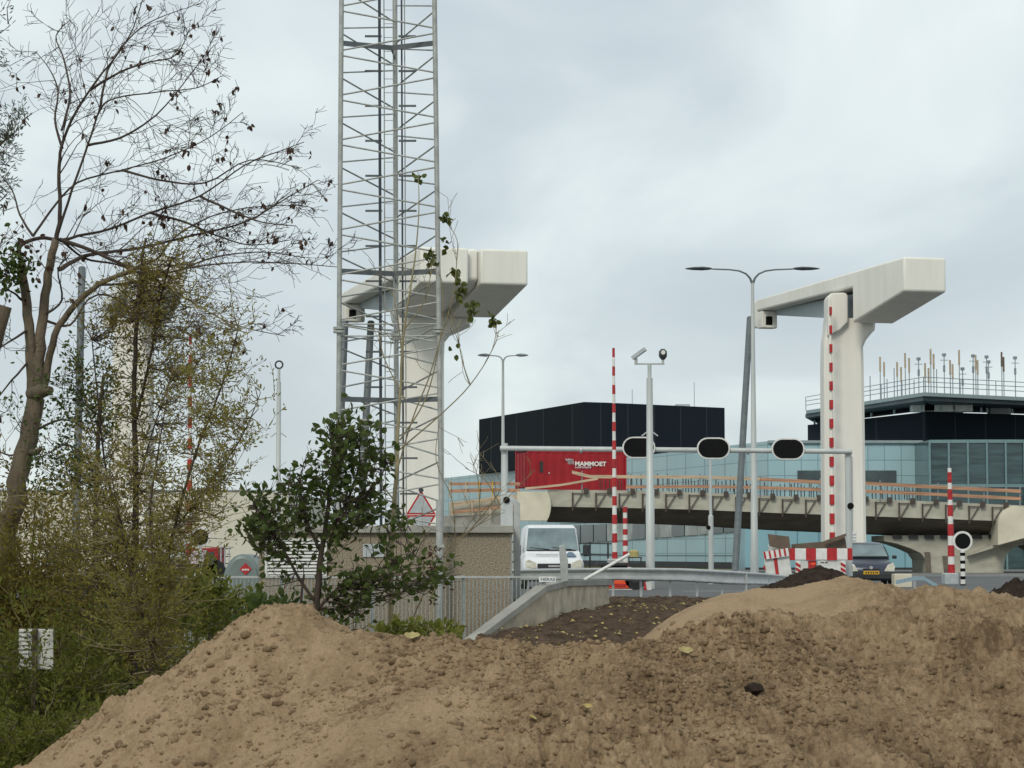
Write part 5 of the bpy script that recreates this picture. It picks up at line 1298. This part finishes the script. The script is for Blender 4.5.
# sawn limb at the left edge
st = MB(); st.tube([P(-40,430,18), P(-12,360,18), P(4,306,18)], [.075,.068,.062], 12)
o = st.build('sawn_trunk', M['bark'], smooth=50); tag(o, 'slanting sawn off brown trunk reaching in at the left edge', 'tree trunk')
MB().tube([P(-40,430,18), P(-75,560,18.1), P(-90,760,18.2)], [.075,.085,.10], 12).build('stem', M['bark'], o)

def leafy(name, label, cat, base, mats, stems, shoots, leafcfg, seed, group=None, twig_r=.0026):
    """stems: list of (pixel polyline, r0, r1); shoots: list of (u, v, su, sv, count, length)"""
    T.seed(seed); t = thing(name, label, cat, base, group)
    sm_ = MB(); allp = []
    for pix, r0, r1 in stems:
        pts, rad = limb(sm_, pix, r0, r1, 4, 8); allp += list(zip(pts, rad))
    sm_.build('trunk', mats[0], t, smooth=60)
    tw = MB(); lv = Leaves(); A_ = np.array([tuple(p) for p, _ in allp])
    for (u, v, su, sv, cnt, ln, Y0, dY) in shoots:
        for k in range(cnt):
            e_ = P(T.gauss(u, su), T.gauss(v, sv), T.uniform(Y0 - dY, Y0 + dY))
            # start: the stem point that lies nearest below the end
            d2 = ((A_ - np.array(tuple(e_))) ** 2).sum(1) + np.where(A_[:,2] > e_.z - .05, 4, 0); j = int(d2.argmin()); s0 = allp[j][0]
            mid = s0.lerp(e_, .55) + Vector((0,0,-.05)) + rv(.05)
            dirn = (e_ - mid).normalized(); pts = [s0, s0.lerp(mid, .5) + rv(.02), mid, mid.lerp(e_, .5) + rv(.02), e_]
            L_ = (e_ - s0).length
            if L_ > ln * 1.6: pts = [e_ - dirn * ln, e_ - dirn * ln * .7 + rv(.02), e_ - dirn * ln * .35 + rv(.015), e_] if T.random() < .75 else pts
            tw.tube(pts, [twig_r * (1.6 - 1.2 * i / (len(pts)-1)) for i in range(len(pts))], 3, cap=False)
            n = leafcfg['n']; n = T.randint(int(n*.6), max(1, int(n*1.3)))
            for q_ in range(n):
                f = T.uniform(.25, 1) * (len(pts) - 1); i = min(int(f), len(pts) - 2); p = pts[i].lerp(pts[i+1], f - i)
                dd = (pts[i+1] - pts[i]).normalized(); side = dd.cross(rv()).normalized()
                off = side * T.uniform(0, leafcfg['off'])
                lv.add(p + off, dd * leafcfg['along'] + side + Vector((0,0,leafcfg['droop'])), leafcfg['l'] * T.uniform(.6, 1.25), leafcfg['w'] * T.uniform(.7, 1.2))
    tw.build('twigs', mats[1], t, fix=False); lv.build('foliage', mats[2], t, seed)
    return t
# --- dense brown-olive willow with dark stem
LW = dict(n=15, off=.05, along=.9, droop=-.1, l=.036, w=.012)
leafy('willow_shrub', 'dense brown olive willow shrub with one straight dark stem left of the sand heap', 'willow', P(135,695,17.5), (M['twig'], M['twig'], M['lf_dense']),
  [([(134,700,17.5),(134,600,17.5),(136,500,17.5),(134,400,17.5),(137,320,17.5),(142,262,17.5),(146,238,17.5)], .033, .008),
   ([(136,420,17.5),(152,350,17.4),(160,300,17.4),(172,258,17.3)], .012, .005),
   ([(135,500,17.5),(150,440,17.6),(170,380,17.6)], .010, .004), ([(134,560,17.5),(108,480,17.4),(98,400,17.3),(92,340,17.2)], .012, .004)],
  [(155,272,19,20,95,.45,17.5,.5), (120,312,26,22,85,.4,17.4,.5), (185,300,26,34,70,.4,17.5,.5), (205,350,26,28,60,.4,17.5,.5), (150,380,34,30,90,.4,17.5,.5),
   (130,470,36,38,190,.4,17.5,.6), (110,560,45,35,230,.4,17.5,.7), (150,640,40,30,110,.4,17.6,.7)], LW, 21)
# --- wispy light willow at the right
LW2 = dict(n=13, off=.03, along=1.2, droop=.1, l=.036, w=.0115)
leafy('willow_shrub', 'wispy light olive willow shrub with thin leaning stem just left of the sand heap', 'willow', P(150,650,16.2), (M['twig'], M['twigl'], M['lf_willow']),
  [([(150,672,16.2),(160,600,16.2),(174,530,16.2),(195,455,16.2),(222,385,16.2),(238,330,16.2)], .017, .004),
   ([(160,600,16.2),(150,520,16.3),(160,440,16.3),(172,370,16.3)], .010, .003), ([(174,530,16.2),(212,480,16.2),(240,440,16.1),(258,400,16.1)], .007, .003),
   ([(152,650,16.2),(128,560,16.2),(112,480,16.2)], .010, .003)],
  [(222,370,20,38,85,.45,16.2,.35), (225,440,20,34,80,.45,16.2,.35), (195,400,24,60,70,.45,16.2,.4), (195,490,22,32,95,.45,16.2,.4), (165,540,28,36,170,.4,16.2,.4), (140,600,32,30,170,.4,16.2,.5),
   (105,500,40,50,110,.4,16.3,.5)], LW2, 22)
# --- slim dark tree between
LD = dict(n=14, off=.06, along=.6, droop=-.1, l=.036, w=.022)
leafy('slim_tree', 'slim dark leaved young tree between the bare trunk and the willow', 'tree', P(97,690,19), (M['twig'], M['twig'], M['lf_alder']),
  [([(100,720,19),(96,640,19),(95,560,19),(97,480,19),(99,420,19),(104,375,19)], .034, .012), ([(97,470,19),(70,445,19),(45,455,19)], .01, .004), ([(98,440,19),(85,400,18.9),(82,370,18.9)], .008, .003)],
  [(72,392,26,16,50,.35,19,.4), (120,400,20,18,22,.35,19,.4), (65,460,24,12,55,.35,19,.4), (60,430,18,18,16,.3,19,.3), (100,350,25,14,18,.3,19,.3)], LD, 23)
# --- undergrowth masses: bushes one can tell apart
LU = dict(n=24, off=.08, along=.8, droop=0, l=.05, w=.02)
for i, (u, v, su, sv, cnt, Yb_, lab, mt, kk) in enumerate([
   (20,600,42,45,300,19.2,'tangled olive bush at the left edge below the bare trunk','lf_dense',1.0), (75,590,40,45,260,19.8,'brown olive bush between the bare trunk and the slim tree','lf_dense',1),
   (60,690,70,42,340,17.2,'low dark green bush in the bottom left corner','lf_under',1), (120,650,42,38,250,18.6,'mid green bush around the foot of the willow','lf_under',1),
   (45,745,62,22,230,16.3,'low green weeds and shoots along the bottom left edge of the picture','lf_under',1), (15,510,34,34,110,20.4,'thin olive bush beside the trunk at the left edge','lf_dense',1)]):
    leafy('bush', lab, 'bush', P(u, min(790, v+60), Yb_), (M['twig'], M['twigl'], M[mt]),
      [([(u+d, 790, Yb_), (u+d*1.4, v+20, Yb_), (u+d*2.2, v-sv, Yb_)], .012, .004) for d in (-14, 0, 13)],
      [(u, v, su, sv, cnt, .4, Yb_, .7)], LU, 30 + i, group='bushes under the trees')
LG = dict(n=20, off=.07, along=.6, droop=0, l=.07, w=.042)
for i, (u, v, su, sv, cnt, Yb_, lab) in enumerate([(203,606,20,14,55,24,'bright green bush behind the left flank of the sand heap'), (228,600,14,10,24,26,'loose green bush before the fence left of the vent'),
      (175,590,18,20,60,23,'green bush between the willow and the sand heap flank'), (268,606,8,6,14,15,'little green sprout on the sand crest left of the leafy shrub')]):
    leafy('bush', lab, 'bush', P(u, v+25, Yb_), (M['twig'], M['twigl'], M['lf_under'] if i != 3 else M['lf_alder']),
      [([(u+d, 660 if i < 3 else 622, Yb_), (u+d*1.4, v+8, Yb_), (u+d*2, v-sv, Yb_)], .010, .004) for d in (-6, 5)], [(u, v, su, sv, cnt, .3, Yb_, .4)], LG, 40 + i, group='bushes along the fence')
# --- leafy alder shrub in the middle
YA = 14.6
LA = dict(n=4.6, off=.03, along=.5, droop=.05, l=.050, w=.038)
leafy('alder_shrub', 'dark green round leaved shrub behind the sand crest in front of the vent', 'shrub', P(316,632,YA), (M['twig'], M['twig'], M['lf_alder']),
  [([(316,640,YA),(317,600,YA),(320,565,YA),(325,530,YA),(330,490,YA),(333,455,YA),(330,425,YA)], .026, .006),
   ([(318,606,YA),(300,580,YA),(285,552,YA-.1),(268,525,YA-.1),(255,505,YA-.1)], .012, .004), ([(316,612,YA),(336,590,YA),(362,578,YA),(392,564,YA),(415,556,YA)], .011, .004),
   ([(324,540,YA),(345,505,YA),(358,470,YA+.1),(360,440,YA+.1)], .011, .004), ([(322,555,YA),(306,520,YA),(300,490,YA),(304,462,YA)], .010, .003), ([(300,618,YA),(302,590,YA),(304,575,YA)], .010,.006),
   ([(330,500,YA),(352,500,YA),(378,482,YA),(386,462,YA)], .008, .003)],
  [(332,430,8,8,16,.2,YA,.25), (355,428,13,14,48,.2,YA,.25), (360,458,16,15,46,.22,YA,.3), (325,470,20,16,46,.2,YA,.3), (300,478,18,8,30,.2,YA,.3), (270,500,13,9,34,.2,YA,.3), (250,525,10,8,26,.2,YA,.3), (285,515,17,12,30,.2,YA,.3),
   (325,505,24,16,46,.2,YA,.3), (365,500,18,13,34,.2,YA,.3), (385,488,10,10,18,.2,YA,.2), (385,518,14,9,30,.2,YA,.3), (348,565,16,16,22,.2,YA,.3), (342,607,20,9,26,.18,YA,.3), (352,585,14,12,30,.2,YA,.3), (415,572,20,11,40,.2,YA,.3), (440,577,14,5,16,.18,YA,.2), (396,582,18,12,22,.2,YA,.3), (262,540,12,12,14,.2,YA,.3), (300,555,20,16,8,.2,YA,.3)], LA, 51)
# --- tall thin sapling with a few big leaves
YS = 15.2; T.seed(61)
sp = thing('thin_sapling', 'tall thin sapling with a few big yellowing leaves before the lattice mast', 'sapling', P(392,630,YS))
sm_ = MB()
main, rad = limb(sm_, [(392,640,YS),(391,580,YS),(393,520,YS),(397,465,YS),(398,430,YS),(401,380,YS),(404,330,YS),(410,290,YS),(416,250,YS),(419,205,YS),(418,172,YS)], .019, .0018, 4, 8)
sm_.build('trunk', M['stemy'], sp, smooth=60)
tw = MB(); tips = []
for pix in ([(397,470),(412,420),(428,380),(440,340),(452,300),(456,270),(457,240),(446,222)], [(399,450),(440,415),(470,385),(492,350),(497,322)], [(400,440),(425,400),(438,350),(443,310),(440,270)],
            [(402,360),(398,320),(392,290)], [(404,330),(425,300),(432,262)], [(470,385),(462,360),(457,330)], [(405,400),(385,360),(378,330)], [(394,500),(372,470),(365,440)]):
    pts, rd_ = limb(tw, [(u, v, YS + .05*i) for i, (u, v) in enumerate(pix)], .0055, .002, 4, 5); tips.append(pts)
    for k in range(4):
        i = T.randint(len(pts)//3, len(pts)-2); sprout(tw, pts[i], (tip_dir(pts, i) + rv(.45)).normalized(), T.uniform(.12, .3), .0025, 1, dict(seg=.06, jit=.15, bias=Vector((0,0,.05)), rmin=.0018, kids=[2,2]), [])
tw.build('twigs', M['twigl'], sp, fix=False)
def limbs_low(): pass
lv = Leaves()
for (u, v, n) in ((445,218,6),(446,240,2),(430,255,5),(432,263,3),(455,273,5),(460,287,5),(459,294,3),(471,305,5),(472,313,3),(492,320,7),(418,178,2),(415,172,1),(458,349,1),(444,249,1)):
    for k in range(n * 3): lv.add(P(T.gauss(u, 2.2), T.gauss(v, 2.6), YS + .3 + T.uniform(-.03, .03)), rv() + Vector((0,0,-.8)), .045, .036)
lv.build('leaves', M['lf_big'], sp)
# --- second bare sapling to the right with crossing twigs low down
T.seed(62)
sp = thing('bare_sapling', 'leaning leafless sapling with fine crossing twigs in front of the utility house', 'sapling', P(408,640,15.6))
tw = MB()
for pix in ([(405,640),(425,590),(455,545),(490,515),(520,485),(535,470)], [(408,630),(440,560),(470,530),(505,512)], [(425,590),(418,560),(430,530)], [(480,520),(478,480),(470,455)], [(470,530),(500,490),(490,462)], [(500,505),(485,480),(465,468)], [(455,545),(452,500),(436,460),(440,420)]):
    pts, rd_ = limb(tw, [(u, v, 15.6) for (u, v) in pix], .0045, .0018, 4, 5)
    for k in range(4): i = T.randint(1, len(pts)-2); sprout(tw, pts[i], (tip_dir(pts, i) + rv(.6)).normalized(), T.uniform(.1, .28), .0026, 1, dict(seg=.06, jit=.14, bias=Vector((0,0,.03)), rmin=.0016, kids=[2,2]), [])
tw.build('stem', M['twigl'], sp, fix=False)
# low weeds on the crest
LC = dict(n=14, off=.05, along=.5, droop=0, l=.05, w=.03)
leafy('bush', 'low green weeds along the sand crest in front of the utility house wall', 'weeds', P(420,636,13.6), (M['twig'], M['twigl'], M['lf_under']),
   [([(400,640,13.6),(402,632,13.6),(403,626,13.6)], .004, .002), ([(425,640,13.6),(427,634,13.6),(429,628,13.6)], .004, .002)], [(400,629,16,4,22,.12,13.7,.2), (430,632,16,3,22,.12,13.7,.2)], LC, 71)
# --- yellow leaved reed stem in front of the wall
T.seed(72); t = thing('dry_stalk', 'thin dry brown stalk standing before the wall beside the grey post', 'stalk', P(432,640,30))
m = MB(); limb(m, [(430,640,30),(433,600,30),(434,560,30),(433,545,30)], .012, .006, 4, 6); m.build('stem', M['stemy'], t)
lv = Leaves()
for k in range(50): lv.add(P(T.gauss(433,2.5), T.uniform(546,575), 30), rv(), .06, .03)
for k in range(20): lv.add(P(T.gauss(432,5), T.uniform(580,605), 30), rv(), .06, .03)
lv.build('withered_leaves', M['lf_brown'], t)
# --- feathery tree entering at the top left
T.seed(81); Yw = 15
LF = dict(n=12, off=.03, along=1.1, droop=-.35, l=.04, w=.009)
leafy('feathery_tree', 'grey green feathery willow tree whose foliage enters at the top left edge', 'tree', P(-190,720,Yw), (M['bark'], M['twig'], M['lf_grey']),
  [([(-200,900,Yw),(-180,600,Yw),(-150,350,Yw),(-110,200,Yw),(-80,60,Yw)], .13, .03), ([(-140,320,Yw),(-80,230,Yw),(-30,170,Yw),(5,140,Yw)], .03, .006), ([(-110,200,Yw),(-60,110,Yw),(-20,50,Yw)], .03, .006)],
  [(-4,150,12,26,30,.25,Yw,.3), (12,125,10,16,12,.22,Yw,.2), (2,185,9,8,12,.2,Yw,.2), (-10,30,12,22,22,.22,Yw,.2), (-45,120,25,70,60,.3,Yw,.5), (22,105,5,7,7,.15,Yw,.1), (-6,228,4,3,5,.12,Yw,.1)], LF, 81)
# --- white board seen through the bushes
Yq = 17.1; o = thing('white_board', 'white ribbed board on a brown post glimpsed through the bushes at the left', 'board', P(37,672,Yq))
MB().prism([P(19,629,Yq), P(53,629,Yq), P(53,669,Yq), P(19,669,Yq)], (0,.03,0)).build('board', M['white'], o)
MB().box((P(34.5,556,Yq).x, Yq-.05, P(0,720,Yq).z), (P(39,556,Yq).x, Yq-.004, P(0,629,Yq).z)).build('post', M['bark'], o)
for k in range(9): MB().box((P(20,556,Yq).x, Yq-.012, P(0,632+k*4.3,Yq).z), (P(34,556,Yq).x, Yq-.002, P(0,631+k*4.3,Yq).z)).build('rib', M['dirtywhite'], o)
